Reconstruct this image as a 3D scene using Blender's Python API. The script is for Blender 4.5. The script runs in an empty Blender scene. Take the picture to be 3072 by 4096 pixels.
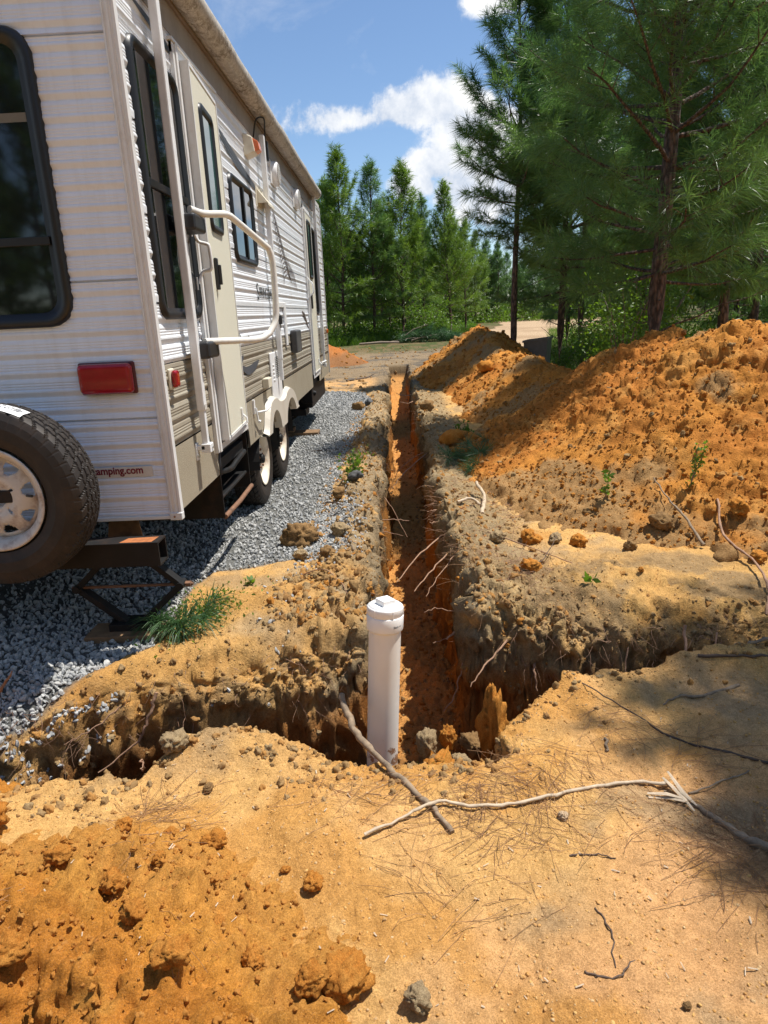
import bpy, math, random
import numpy as np
from mathutils import Vector, Matrix, Euler
from mathutils.bvhtree import BVHTree

C = bpy.context.scene.collection
R = math.radians

# ------------------------------------------------------------------ camera, sky, sun, exposure
def setup_camera():
    cam = bpy.data.cameras.new('camera')
    cam.sensor_fit = 'VERTICAL'; cam.sensor_height = 24.0
    cam.lens = 24.0 * 2711.0 / 4096.0
    cam.clip_start = 0.05; cam.clip_end = 2000
    o = bpy.data.objects.new('camera', cam); C.objects.link(o)
    # rows: camera right / down / forward in world axes (X right of trailer, Y along it, Z up)
    M = np.array([[0.9989, 0.0445, 0.0133], [-0.039, 0.9583, -0.283], [-0.0254, 0.2822, 0.959]])
    u, s, v = np.linalg.svd(M); M = u @ v
    A = np.stack([M[:, 0], M[:, 2], -M[:, 1]], 1)
    right, down, fwd = A[0], A[1], A[2]
    rot = Matrix(((right[0], -down[0], -fwd[0]), (right[1], -down[1], -fwd[1]), (right[2], -down[2], -fwd[2])))
    o.matrix_world = Matrix.Translation((0, 0, 1.42)) @ rot.to_4x4()
    bpy.context.scene.camera = o
setup_camera()

SUN = Vector((0.39, 0.13, 1.0)).normalized()
def setup_light():
    sc = bpy.context.scene
    w = bpy.data.worlds.new('World'); sc.world = w; w.use_nodes = True
    nt = w.node_tree; nt.nodes.clear()
    N = nt.nodes.new; L = nt.links.new
    out = N('ShaderNodeOutputWorld')
    sky = N('ShaderNodeTexSky'); sky.sky_type = 'NISHITA'; sky.sun_disc = False
    sky.sun_elevation = math.asin(SUN.z); sky.sun_rotation = math.atan2(SUN.x, SUN.y)
    sky.air_density = 1.0; sky.dust_density = 0.15; sky.ozone_density = 4.5
    bg = N('ShaderNodeBackground'); bg.inputs[1].default_value = SKY_STR
    L(sky.outputs[0], bg.inputs[0])
    # clouds: puffy fields placed by direction
    tc = N('ShaderNodeTexCoord')
    def vm(op, a, b=None, scale=None):
        n = N('ShaderNodeVectorMath'); n.operation = op
        for i, x in enumerate((a, b)):
            if x is None: continue
            if isinstance(x, (tuple, list)): n.inputs[i].default_value = x
            else: L(x, n.inputs[i])
        if scale is not None: n.inputs[3].default_value = scale
        return n
    def mt(op, a, b=None, c=None, clamp=False):
        n = N('ShaderNodeMath'); n.operation = op; n.use_clamp = clamp
        for i, x in enumerate((a, b, c)):
            if x is None: continue
            if isinstance(x, (int, float)): n.inputs[i].default_value = x
            else: L(x, n.inputs[i])
        return n.outputs[0]
    d = tc.outputs['Generated']
    def noise(vec, scale, detail, rough, off=(0, 0, 0), dist=0.0):
        a = vm('ADD', vec, off)
        n = N('ShaderNodeTexNoise'); n.inputs['Scale'].default_value = scale
        n.inputs['Detail'].default_value = detail; n.inputs['Roughness'].default_value = rough
        n.inputs['Distortion'].default_value = dist
        L(a.outputs[0], n.inputs['Vector']); return n.outputs[0]
    def blob(c, sc_):
        c = Vector(c).normalized()
        a = vm('SUBTRACT', d, tuple(c)); b = vm('MULTIPLY', a.outputs[0], sc_)
        l = vm('LENGTH', b.outputs[0]); return mt('SUBTRACT', 1.0, l.outputs['Value'])
    blobs = [((-.055, 1, .243), (8, 8, 36)), ((.15, 1, .37), (24, 14, 50)), ((.02, 1, .252), (12, 10, 30)), ((.065, 1, .258), (13, 11, 28)), ((.12, 1, .225), (11, 8, 19)), ((.19, 1, .21), (8, 8, 17)), ((.06, 1, .185), (17, 14, 34)), ((.04, 1, .16), (20, 16, 40)), ((.12, 1, .155), (10, 10, 17)),
             ((-.9, .8, .3), (4, 4, 9)), ((-1, -.4, .35), (3, 3, 8)), ((1, -.3, .4), (3, 3, 7)), ((.9, .9, .25), (4, 4, 9)),
             ((.1, -1, .3), (3, 3, 8)), ((-.5, -1, .6), (4, 4, 8)), ((1, .5, .7), (4, 4, 8)), ((.3, -.6, .8), (4, 4, 7)),
             ((1, .25, .42), (3, 3, 7))]
    m = None
    for c_, s_ in blobs:
        b = blob(c_, s_); m = b if m is None else mt('MAXIMUM', m, b)
    m = mt('MAXIMUM', m, -0.8)
    n1 = noise(d, 9, 9, 0.62, (3.1, .4, 1.7), 0.1)
    n2 = noise(d, 2.6, 5, 0.6, (.3, 5.4, 2.7))
    f = mt('ADD', mt('MULTIPLY', m, 0.55), mt('MULTIPLY', mt('SUBTRACT', n1, 0.5), 2.0))
    f = mt('ADD', f, mt('MULTIPLY', mt('SUBTRACT', n2, 0.5), 0.4))
    mr = N('ShaderNodeMapRange'); mr.interpolation_type = 'SMOOTHERSTEP'
    L(f, mr.inputs[0]); mr.inputs[1].default_value = 0.02; mr.inputs[2].default_value = 0.32
    # thin wisps
    st = vm('MULTIPLY', d, (1.0, 1.0, 3.0))
    n4 = noise(st.outputs[0], 3.2, 8, 0.65, (7.3, 1.1, 4.0), 0.5)
    wr = N('ShaderNodeMapRange'); L(n4, wr.inputs[0]); wr.inputs[1].default_value = 0.56; wr.inputs[2].default_value = 0.85
    wr.inputs[4].default_value = 0.45
    al = mt('MAXIMUM', mr.outputs[0], wr.outputs[0])
    n3 = noise(d, 9, 9, 0.62, (3.1 + .012, .4, 1.7 + .03), 0.1)
    rel = mt('ADD', mt('MULTIPLY', mt('SUBTRACT', n1, n3), 3.2), 0.62, clamp=True)
    cr = N('ShaderNodeMix'); cr.data_type = 'RGBA'
    L(rel, cr.inputs[0]); cr.inputs[6].default_value = (.46, .55, .70, 1); cr.inputs[7].default_value = (1, 1, 1, 1)
    cb = N('ShaderNodeBackground'); L(cr.outputs[2], cb.inputs[0]); cb.inputs[1].default_value = 0.85
    ms = N('ShaderNodeMixShader'); L(al, ms.inputs[0]); L(bg.outputs[0], ms.inputs[1]); L(cb.outputs[0], ms.inputs[2])
    L(ms.outputs[0], out.inputs[0])
    sun = bpy.data.lights.new('sun', 'SUN'); sun.energy = 4.9; sun.angle = R(0.53); sun.color = (1.0, .955, .88)
    so = bpy.data.objects.new('sun', sun); C.objects.link(so)
    so.rotation_euler = SUN.to_track_quat('Z', 'Y').to_euler()
    vs = sc.view_settings; vs.view_transform = 'Standard'; vs.look = 'None'; vs.exposure = 0.4; vs.gamma = 1.0
    vs.use_curve_mapping = False
    sc.render.engine = 'CYCLES'
    sc.cycles.max_bounces = 6; sc.cycles.diffuse_bounces = 3; sc.cycles.glossy_bounces = 3
    sc.cycles.transmission_bounces = 3; sc.cycles.transparent_max_bounces = 8
    sc.cycles.caustics_reflective = False; sc.cycles.caustics_refractive = False
SKY_STR = 0.11
setup_light()

# ------------------------------------------------------------------ noise
def _h(ix, iy, iz, s):
    with np.errstate(over='ignore'):
        a = (ix.astype(np.int64) * 374761393 + iy.astype(np.int64) * 668265263 + iz.astype(np.int64) * 2147483647 + s * 974634777) & 0xffffffff
        a = ((a ^ (a >> 13)) * 1274126177) & 0xffffffff
        a = ((a ^ (a >> 16)) * 2246822519) & 0xffffffff
        a = a ^ (a >> 15)
    return (a & 0xffffff) / float(0xffffff)
def vn(x, y, z, s=0):
    ix, iy, iz = np.floor(x), np.floor(y), np.floor(z)
    fx, fy, fz = x - ix, y - iy, z - iz
    fx = fx * fx * (3 - 2 * fx); fy = fy * fy * (3 - 2 * fy); fz = fz * fz * (3 - 2 * fz)
    ix = ix.astype(np.int64); iy = iy.astype(np.int64); iz = iz.astype(np.int64)
    r = 0
    for a in (0, 1):
        wx = fx if a else 1 - fx
        for b in (0, 1):
            wy = fy if b else 1 - fy
            for c in (0, 1):
                wz = fz if c else 1 - fz
                r = r + wx * wy * wz * _h(ix + a, iy + b, iz + c, s)
    return r * 2 - 1
def fbm(x, y, z=0.0, f=1.0, o=4, s=0, g=0.5):
    x = np.asarray(x, float); y = np.asarray(y, float); z = np.asarray(z, float) + x * 0
    r = 0; a = 1.0
    for k in range(o):
        r = r + a * vn(x * f + 17.3 * k, y * f - 9.1 * k, z * f + 3.3 * k, s + k); f *= 2.03; a *= g
    return r
def clods(x, y, size, s=0, rmin=.25, rmax=.62, dens=.8):
    """domed lumps on a jittered grid, 0..~1"""
    gx, gy = x / size, y / size
    ix, iy = np.floor(gx).astype(np.int64), np.floor(gy).astype(np.int64)
    r = np.zeros_like(gx); z0 = np.zeros_like(ix)
    for a in (-1, 0, 1):
        for b in (-1, 0, 1):
            jx, jy = ix + a, iy + b
            cx = jx + _h(jx, jy, z0, s); cy = jy + _h(jx, jy, z0 + 1, s)
            rad = rmin + (rmax - rmin) * _h(jx, jy, z0 + 2, s) ** 1.5
            on = _h(jx, jy, z0 + 3, s) < dens
            an = _h(jx, jy, z0 + 4, s) * 3.14
            dx, dy = gx - cx, gy - cy
            ux = dx * np.cos(an) + dy * np.sin(an); uy = (-dx * np.sin(an) + dy * np.cos(an)) * 1.45
            q = 1 - (ux * ux + uy * uy) / (rad * rad)
            v = np.where(on, np.clip(q, 0, 1) ** .4 * rad / .6, 0)
            r = np.maximum(r, v)
    return r
def sst(a, b, x):
    t = np.clip((x - a) / (b - a), 0, 1); return t * t * (3 - 2 * t)
def mixc(c, d, t):
    return c * (1 - t[..., None]) + np.array(d) * t[..., None]

# ------------------------------------------------------------------ mesh helpers
def parent_to(o, p):
    if p is not None:
        o.parent = p
def world_loc(p):
    v = Vector((0, 0, 0))
    while p is not None: v += p.location; p = p.parent
    return v
def raw_mesh(name, V, F, smooth=False, mats=(), midx=None):
    """V (n,3); F array (m,3) or (m,4)"""
    V = np.asarray(V, np.float32); F = np.asarray(F, np.int32)
    me = bpy.data.meshes.new(name)
    me.vertices.add(len(V)); me.vertices.foreach_set('co', V.ravel())
    k = F.shape[1]
    me.loops.add(F.size); me.loops.foreach_set('vertex_index', F.ravel())
    me.polygons.add(len(F)); me.polygons.foreach_set('loop_start', np.arange(0, F.size, k, dtype=np.int32))
    me.update(calc_edges=True)
    me.polygons.foreach_set('use_smooth', np.full(len(F), smooth))
    for m in mats: me.materials.append(m)
    if midx is not None: me.polygons.foreach_set('material_index', np.asarray(midx, np.int32))
    me.update(); return me
def link(name, me, parent=None, **props):
    o = bpy.data.objects.new(name, me); C.objects.link(o); parent_to(o, parent)
    for k, v in props.items(): o[k] = v
    return o
def tag(o, label=None, category=None, group=None, kind=None):
    if label: o['label'] = label
    if category: o['category'] = category
    if group: o['group'] = group
    if kind: o['kind'] = kind
    return o
def empty(name, loc, rz=0.0, parent=None):
    o = bpy.data.objects.new(name, None); C.objects.link(o); o.location = loc; o.rotation_euler = (0, 0, rz)
    o.empty_display_size = .2; parent_to(o, parent); return o
def grid_faces(nr, nc, close=False):
    i = np.arange(nr - 1)[:, None]; j = np.arange(nc if close else nc - 1)[None, :]
    j2 = (j + 1) % nc
    a = i * nc + j; b = i * nc + j2; c = (i + 1) * nc + j2; d = (i + 1) * nc + j
    return np.stack([a, b, c, d], -1).reshape(-1, 4)
def set_col(me, col, name='Col'):
    at = me.color_attributes.new(name, 'FLOAT_COLOR', 'POINT')
    c = np.ones((len(col), 4), np.float32); c[:, :3] = col
    at.data.foreach_set('color', c.ravel())

class MB:
    """collects simple solids (world coordinates) into one mesh"""
    def __init__(s): s.v = []; s.f = []; s.sm = []
    def add(s, vs, fs, smooth=False):
        n = len(s.v); s.v += [tuple(v) for v in vs]
        s.f += [tuple(i + n for i in f) for f in fs]; s.sm += [smooth] * len(fs); return s
    def box(s, a, b, T=None):
        x0, y0, z0 = a; x1, y1, z1 = b
        vs = [(x, y, z) for z in (z0, z1) for y in (y0, y1) for x in (x0, x1)]
        if T: vs = [T(*v) for v in vs]
        return s.add(vs, [(0, 2, 3, 1), (4, 5, 7, 6), (0, 1, 5, 4), (2, 6, 7, 3), (0, 4, 6, 2), (1, 3, 7, 5)])
    def tube(s, pts, r, n=10, smooth=True, cap=True, flat=1.0):
        pts = [Vector(p) for p in pts]; rs = r if isinstance(r, (list, tuple, np.ndarray)) else [r] * len(pts)
        rings = []; up = None
        for i, p in enumerate(pts):
            t = (pts[min(i + 1, len(pts) - 1)] - pts[max(i - 1, 0)]).normalized()
            if up is None:
                up = Vector((0, 0, 1)) if abs(t.z) < .9 else Vector((0, 1, 0))
            e1 = (up - t * up.dot(t)).normalized(); up = e1; e2 = t.cross(e1)
            rings.append([p + (e1 * math.cos(a) * flat + e2 * math.sin(a)) * rs[i] for a in [2 * math.pi * k / n for k in range(n)]])
        vs = [v for ring in rings for v in ring]; fs = []
        for i in range(len(pts) - 1):
            for k in range(n):
                k2 = (k + 1) % n; fs.append((i * n + k, i * n + k2, (i + 1) * n + k2, (i + 1) * n + k))
        s.add(vs, fs, smooth)
        if cap: s.add(rings[0], [tuple(range(n))[::-1]]); s.add(rings[-1], [tuple(range(n))])
        return s
    def lathe(s, prof, T, n=32, smooth=True):
        """prof [(r, h)], T(x,y,h)->world"""
        vs = [T(r * math.cos(2 * math.pi * k / n), r * math.sin(2 * math.pi * k / n), h) for r, h in prof for k in range(n)]
        fs = [(i * n + k, i * n + (k + 1) % n, (i + 1) * n + (k + 1) % n, (i + 1) * n + k) for i in range(len(prof) - 1) for k in range(n)]
        s.add(vs, fs, smooth)
        return s
    def loft(s, loops, smooth=False, cap0=False, cap1=False):
        n = len(loops[0]); vs = [v for l in loops for v in l]; fs = []
        for i in range(len(loops) - 1):
            for k in range(n):
                k2 = (k + 1) % n; fs.append((i * n + k, i * n + k2, (i + 1) * n + k2, (i + 1) * n + k))
        if cap0: fs.append(tuple(range(n))[::-1])
        if cap1: fs.append(tuple(range((len(loops) - 1) * n, len(loops) * n)))
        return s.add(vs, fs, smooth)
    def build(s, name, mat, parent=None, bevel=0.0, seg=2, local=True):
        off = world_loc(parent) if (parent is not None and local) else Vector((0, 0, 0))
        me = bpy.data.meshes.new(name)
        me.from_pydata([(v[0] - off.x, v[1] - off.y, v[2] - off.z) for v in s.v], [], s.f)
        me.polygons.foreach_set('use_smooth', s.sm)
        if mat: me.materials.append(mat)
        me.update()
        o = link(name, me, parent)
        if bevel:
            m = o.modifiers.new('b', 'BEVEL'); m.width = bevel; m.segments = seg; m.limit_method = 'ANGLE'; m.angle_limit = R(40)
            m.harden_normals = False
        return o
def bez(pts, n=8):
    """smooth polyline through points (Catmull-Rom)"""
    P = [Vector(p) for p in pts]; P = [P[0] * 2 - P[1]] + P + [P[-1] * 2 - P[-2]]; out = []
    for i in range(1, len(P) - 2):
        for k in range(n):
            t = k / n; a, b, c, d = P[i - 1:i + 3]
            out.append(0.5 * ((2 * b) + (c - a) * t + (2 * a - 5 * b + 4 * c - d) * t * t + (3 * b - a - 3 * c + d) * t ** 3))
    out.append(P[-2]); return out

# ------------------------------------------------------------------ materials
def newmat(name):
    m = bpy.data.materials.new(name); m.use_nodes = True; nt = m.node_tree
    p = nt.nodes['Principled BSDF']; return m, nt, p
def nnoise(nt, scale, detail=4, rough=.55, coord='Object', vec=None, dist=0):
    n = nt.nodes.new('ShaderNodeTexNoise'); n.inputs['Scale'].default_value = scale
    n.inputs['Detail'].default_value = detail; n.inputs['Roughness'].default_value = rough; n.inputs['Distortion'].default_value = dist
    if vec is None:
        tc = nt.nodes.new('ShaderNodeTexCoord'); vec = tc.outputs[coord]
    nt.links.new(vec, n.inputs['Vector']); return n
def mapr(nt, src, a, b, c=0.0, d=1.0):
    n = nt.nodes.new('ShaderNodeMapRange'); nt.links.new(src, n.inputs[0])
    for i, v in enumerate((a, b, c, d)): n.inputs[i + 1].default_value = v
    return n.outputs[0]
def mixrgb(nt, fac, a, b, mode='MIX'):
    n = nt.nodes.new('ShaderNodeMix'); n.data_type = 'RGBA'; n.blend_type = mode
    for i, x in ((0, fac), (6, a), (7, b)):
        if isinstance(x, (int, float)): n.inputs[i].default_value = x
        elif isinstance(x, (tuple, list)): n.inputs[i].default_value = (*x[:3], 1)
        else: nt.links.new(x, n.inputs[i])
    return n.outputs[2]
def bump(nt, p, h, strength=.5, dist=.01, normal=None):
    b = nt.nodes.new('ShaderNodeBump'); b.inputs['Strength'].default_value = strength; b.inputs['Distance'].default_value = dist
    nt.links.new(h, b.inputs['Height'])
    if normal is not None: nt.links.new(normal, b.inputs['Normal'])
    nt.links.new(b.outputs[0], p.inputs['Normal']); return b.outputs[0]
def plain(name, col, rough=.5, metal=0.0, spec=.5, var=.12, scale=12, dirt=None, dirt_amt=.4, dscale=3, bmp=0, bscale=60, coat=0, dark_up=False):
    m, nt, p = newmat(name)
    n = nnoise(nt, scale, 5, .6)
    c = mixrgb(nt, mapr(nt, n.outputs[0], .3, .7), tuple(x * (1 - var) for x in col), tuple(min(1, x * (1 + var)) for x in col))
    if dirt:
        d = nnoise(nt, dscale, 8, .68)
        c = mixrgb(nt, mapr(nt, d.outputs[0], .52, .72, 0, dirt_amt), c, dirt)
    nt.links.new(c, p.inputs['Base Color'])
    p.inputs['Roughness'].default_value = rough; p.inputs['Metallic'].default_value = metal
    p.inputs['Specular IOR Level'].default_value = spec; p.inputs['Coat Weight'].default_value = coat
    if bmp:
        b = nnoise(nt, bscale, 4, .6); bump(nt, p, b.outputs[0], bmp, .004)
    return m
def soil_mat(name, fine=1.0):
    m, nt, p = newmat(name)
    at = nt.nodes.new('ShaderNodeAttribute'); at.attribute_name = 'Col'
    tc = nt.nodes.new('ShaderNodeTexCoord'); v = tc.outputs['Object']
    n1 = nnoise(nt, 2.3, 8, .68, vec=v); n2 = nnoise(nt, 38, 7, .75, vec=v); n3 = nnoise(nt, 260, 5, .8, vec=v)
    vo = nt.nodes.new('ShaderNodeTexVoronoi'); vo.inputs['Scale'].default_value = 95; nt.links.new(v, vo.inputs['Vector'])
    c = mixrgb(nt, 1.0, at.outputs['Color'], mixrgb(nt, mapr(nt, n1.outputs[0], .3, .7), (.78, .765, .75), (1.08, 1.09, 1.10)), 'MULTIPLY')
    c = mixrgb(nt, 1.0, c, mixrgb(nt, mapr(nt, n2.outputs[0], .32, .68), (.78, .75, .70), (1.2, 1.2, 1.2)), 'MULTIPLY')
    c = mixrgb(nt, 1.0, c, mixrgb(nt, mapr(nt, n3.outputs[0], .38, .64), (.76, .72, .68), (1.36, 1.36, 1.38)), 'MULTIPLY')
    # pale quartz grains
    g = nt.nodes.new('ShaderNodeTexVoronoi'); g.inputs['Scale'].default_value = 330; nt.links.new(v, g.inputs['Vector'])
    c = mixrgb(nt, mapr(nt, g.outputs['Distance'], .10, .22, .55, 0), c, mixrgb(nt, .5, c, (.75, .62, .45)))
    nt.links.new(c, p.inputs['Base Color'])
    p.inputs['Roughness'].default_value = .96; p.inputs['Specular IOR Level'].default_value = .12
    a = nt.nodes.new('ShaderNodeMath'); a.operation = 'MULTIPLY_ADD'; nt.links.new(vo.outputs['Distance'], a.inputs[0]); a.inputs[1].default_value = -.35
    nt.links.new(n2.outputs[0], a.inputs[2])
    b = bump(nt, p, a.outputs[0], .75 * fine, .012)
    bump(nt, p, n3.outputs[0], .8 * fine, .0045, b)
    return m
M_SOIL = soil_mat('soil')
def clod_mat(name, cols):
    m, nt, p = newmat(name)
    oi = nt.nodes.new('ShaderNodeObjectInfo')
    cr = nt.nodes.new('ShaderNodeValToRGB'); el = cr.color_ramp.elements
    el[0].color = (*cols[0], 1); el[1].color = (*cols[-1], 1); el[1].position = 1
    for i, c in enumerate(cols[1:-1]):
        e = el.new((i + 1) / (len(cols) - 1)); e.color = (*c, 1)
    nt.links.new(oi.outputs['Random'], cr.inputs[0])
    n = nnoise(nt, 9, 6, .75); n0 = nnoise(nt, 2.5, 6, .7)
    c = mixrgb(nt, 1.0, cr.outputs[0], mixrgb(nt, mapr(nt, n.outputs[0], .35, .65), (.7, .68, .64), (1.25, 1.25, 1.28)), 'MULTIPLY')
    nt.links.new(c, p.inputs['Base Color'])
    p.inputs['Roughness'].default_value = .95; p.inputs['Specular IOR Level'].default_value = .12
    bump(nt, p, n.outputs[0], .35, .0018)
    return m
ORG = (.52, .225, .042); ORG2 = (.42, .16, .03); TAN = (.64, .385, .138); PINK = (.62, .345, .15); BRN = (.23, .155, .078); GRY = (.27, .215, .14); DRK = (.085, .05, .025)
M_CLOD = clod_mat('orange_clods', [(.36, .152, .031), (.40, .175, .036), (.34, .14, .030), (.42, .21, .055), (.37, .155, .031)])
M_CLODB = clod_mat('brown_clods', [(.26, .16, .068), (.31, .19, .08), (.29, .205, .105), (.38, .19, .055), (.24, .14, .06)])
M_CRUMB = clod_mat('crumbs', [(.5, .30, .13), (.52, .27, .08), TAN, (.44, .27, .12), (.6, .42, .22)])
M_GRAV = clod_mat('gravel_stone', [(.24, .245, .24), (.46, .46, .45), (.34, .35, .34), (.50, .50, .48), (.30, .31, .31), (.54, .53, .50)])

# ------------------------------------------------------------------ protos for scattering (kept outside the scene)
def ico(sub):
    import bmesh
    bm = bmesh.new(); bmesh.ops.create_icosphere(bm, subdivisions=sub, radius=1.0)
    V = np.array([v.co[:] for v in bm.verts]); F = np.array([[v.index for v in f.verts] for f in bm.faces]); bm.free(); return V, F
ICO = {k: ico(k) for k in (1, 2, 3, 4)}
def lump(name, sub, seed, mat, rough=.35, angular=False, flat=(1, .8, .7)):
    V, F = ICO[sub]; rng = np.random.RandomState(seed)
    V = V.copy()
    if angular:
        for k in range(9):
            d = rng.normal(size=3); d /= np.linalg.norm(d); h = rng.uniform(.45, .85)
            q = V @ d; V -= np.outer(np.clip(q - h, 0, None), d)
    else:
        for k in range(5):
            d = rng.normal(size=3); d /= np.linalg.norm(d); h = rng.uniform(.6, .9)
            q = V @ d; V -= np.outer(np.clip(q - h, 0, None), d) * .7
        n = fbm(V[:, 0] + seed, V[:, 1], V[:, 2], 1.5, 4, seed, .62); n2 = np.abs(fbm(V[:, 0], V[:, 1] + seed, V[:, 2], 3.0, 3, seed + 7, .6))
        V *= (1 + rough * 1.25 * n - .30 * n2)[:, None]
    V *= np.array(flat)
    return raw_mesh(name, V, F, not angular, [mat])
def proto_collection(name, meshes):
    col = bpy.data.collections.new(name)
    for i, me in enumerate(meshes):
        col.objects.link(bpy.data.objects.new(f'{name}_{i:02d}', me))
    return col
def scatter(name, pts, scales, col, nproto, rots=None, seed=0, **props):
    rng = np.random.RandomState(seed); n = len(pts)
    me = bpy.data.meshes.new(name); me.vertices.add(n); me.vertices.foreach_set('co', np.asarray(pts, np.float32).ravel())
    if rots is None: rots = rng.uniform(0, 6.28, (n, 3))
    a = me.attributes.new('rot', 'FLOAT_VECTOR', 'POINT'); a.data.foreach_set('vector', np.asarray(rots, np.float32).ravel())
    a = me.attributes.new('scl', 'FLOAT', 'POINT'); a.data.foreach_set('value', np.asarray(scales, np.float32))
    a = me.attributes.new('idx', 'INT', 'POINT'); a.data.foreach_set('value', rng.randint(0, nproto, n).astype(np.int32))
    o = link(name, me, **props)
    ng = bpy.data.node_groups.new(name, 'GeometryNodeTree')
    ng.interface.new_socket('Geometry', in_out='INPUT', socket_type='NodeSocketGeometry')
    ng.interface.new_socket('Geometry', in_out='OUTPUT', socket_type='NodeSocketGeometry')
    N = ng.nodes.new; L = ng.links.new
    gi = N('NodeGroupInput'); go = N('NodeGroupOutput'); ip = N('GeometryNodeInstanceOnPoints'); ci = N('GeometryNodeCollectionInfo')
    ci.inputs[0].default_value = col; ci.inputs[1].default_value = True; ci.inputs[2].default_value = True
    def attr(nm, t):
        q = N('GeometryNodeInputNamedAttribute'); q.data_type = t; q.inputs[0].default_value = nm
        return [s for s in q.outputs if s.enabled and s.name == 'Attribute'][0]
    er = N('FunctionNodeEulerToRotation')
    L(attr('rot', 'FLOAT_VECTOR'), er.inputs[0])
    L(gi.outputs[0], ip.inputs['Points']); L(ci.outputs[0], ip.inputs['Instance'])
    ip.inputs['Pick Instance'].default_value = True
    L(attr('idx', 'INT'), ip.inputs['Instance Index']); L(er.outputs[0], ip.inputs['Rotation']); L(attr('scl', 'FLOAT'), ip.inputs['Scale'])
    L(ip.outputs[0], go.inputs[0])
    md = o.modifiers.new('scatter', 'NODES'); md.node_group = ng
    return o
COL_CLOD = proto_collection('clod_source', [lump('clod_source', 3, 10 + i, M_CLOD, .32) for i in range(6)])
COL_CLODB = proto_collection('brown_clod_source', [lump('brown_clod_source', 3, 30 + i, M_CLODB, .32) for i in range(6)])
COL_CRUMB = proto_collection('crumb_source', [lump('crumb_source', 2, 50 + i, M_CRUMB, .3) for i in range(6)])
COL_GRAV = proto_collection('gravel_source', [lump('gravel_source', 2, 70 + i, M_GRAV, angular=True, flat=f) for i, f in enumerate([(1, .75, .55), (1, .6, .5), (1, .85, .6), (.95, .7, .7), (1.1, .6, .45), (1, .9, .5), (1, .7, .6), (1.2, .6, .6)])])

# ------------------------------------------------------------------ ground shape
def near_rim(x): return np.interp(x, [-3.4, -1.6, -1.33, -1.2, -.9, -.79, -.64, -.43, -.29, -.17, 0, .15, .28, .4, .57, .79, 1.0, 1.35, 1.6, 3.5],
                                  [1.70, 1.80, 1.84, 1.89, 1.90, 2.03, 2.10, 2.03, 1.97, 1.94, 1.92, 1.94, 2.02, 2.18, 2.33, 2.46, 2.50, 2.50, 2.56, 2.7])
def far_rim(x): return np.interp(x, [-3.4, -1.6, -1.36, -1.14, -.8, -.58, -.37, -.18, .30, .42, .6, .9, 1.23, 1.7, 3.5],
                                 [2.1, 2.27, 2.38, 2.52, 2.56, 2.68, 2.72, 2.80, 3.02, 2.98, 2.93, 2.86, 2.86, 2.89, 3.0])
def trench_x(y):
    w = .012 * np.sin(y * 2.1) + .01 * np.sin(y * 5.3 + 1)
    return -.175 + w, .30 + .012 * np.sin(y * 1.7 + 2) + .012 * np.sin(y * 4.1)
TR_END = 19.2
DEPTH = .84
CREST1 = [(5.5, 5.9, 1.35), (4.2, 5.6, 1.28), (2.95, 5.5, 1.17), (2.75, 5.6, 1.19), (2.7, 5.98, 1.13), (2.6, 6.7, 1.05), (2.55, 7.05, .97), (2.5, 7.5, .92), (2.45, 7.8, .76), (2.35, 8.1, .62), (2.2, 8.6, .56), (2.05, 9.3, .55)]
CREST2 = [(2.0, 9.3, .55), (1.97, 10.2, .64), (1.95, 11.1, .66), (1.9, 12.0, .62), (1.9, 13.2, .80), (1.88, 14.6, .96), (1.92, 15.7, .97), (2.05, 16.6, .7), (2.3, 17.3, .4)]
CREST3 = [(-4.2, 21.5, 1.0), (-3.0, 21, .95), (-2.3, 20.8, .72), (-1.9, 20.6, .5), (-1.5, 20.4, .28)]
CREST4 = [(-2.6, 1.40, .25), (-1.6, 1.36, .22), (-1.0, 1.28, .165), (-.66, 1.15, .145), (-.46, .97, .13), (-.36, .6, .11)]
def ridge(x, y, crest, slope, round_=.12):
    best = np.full(np.shape(x), -9.0)
    for (x0, y0, z0), (x1, y1, z1) in zip(crest[:-1], crest[1:]):
        dx, dy = x1 - x0, y1 - y0; l2 = dx * dx + dy * dy
        t = np.clip(((x - x0) * dx + (y - y0) * dy) / l2, 0, 1)
        d = np.hypot(x - x0 - t * dx, y - y0 - t * dy)
        d = np.sqrt(d * d + round_ * round_) - round_ * .8
        best = np.maximum(best, z0 + t * (z1 - z0) - slope * d)
    return best
def in_gravel(x, y):
    edge = np.interp(y, [2.2, 2.37, 2.47, 2.77, 3.3, 3.48, 3.7, 3.9, 4.3, 4.6, 5.2, 6.6, 7.8, 9.7, 12.6, 13.1, 13.4],
                     [-1.75, -1.48, -1.40, -1.17, -1.15, -1.14, -1.08, -.55, -.5, -.57, -.54, -.55, -.49, -.44, -.55, -1.0, -3.4])
    edge = edge + .05 * fbm(x * 0 + 3, y, 0, 3.0, 3, 5)
    return sst(-.03, .03, edge - x) * sst(13.35, 13.15, y) * sst(-3.9, -3.7, x)
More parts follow.
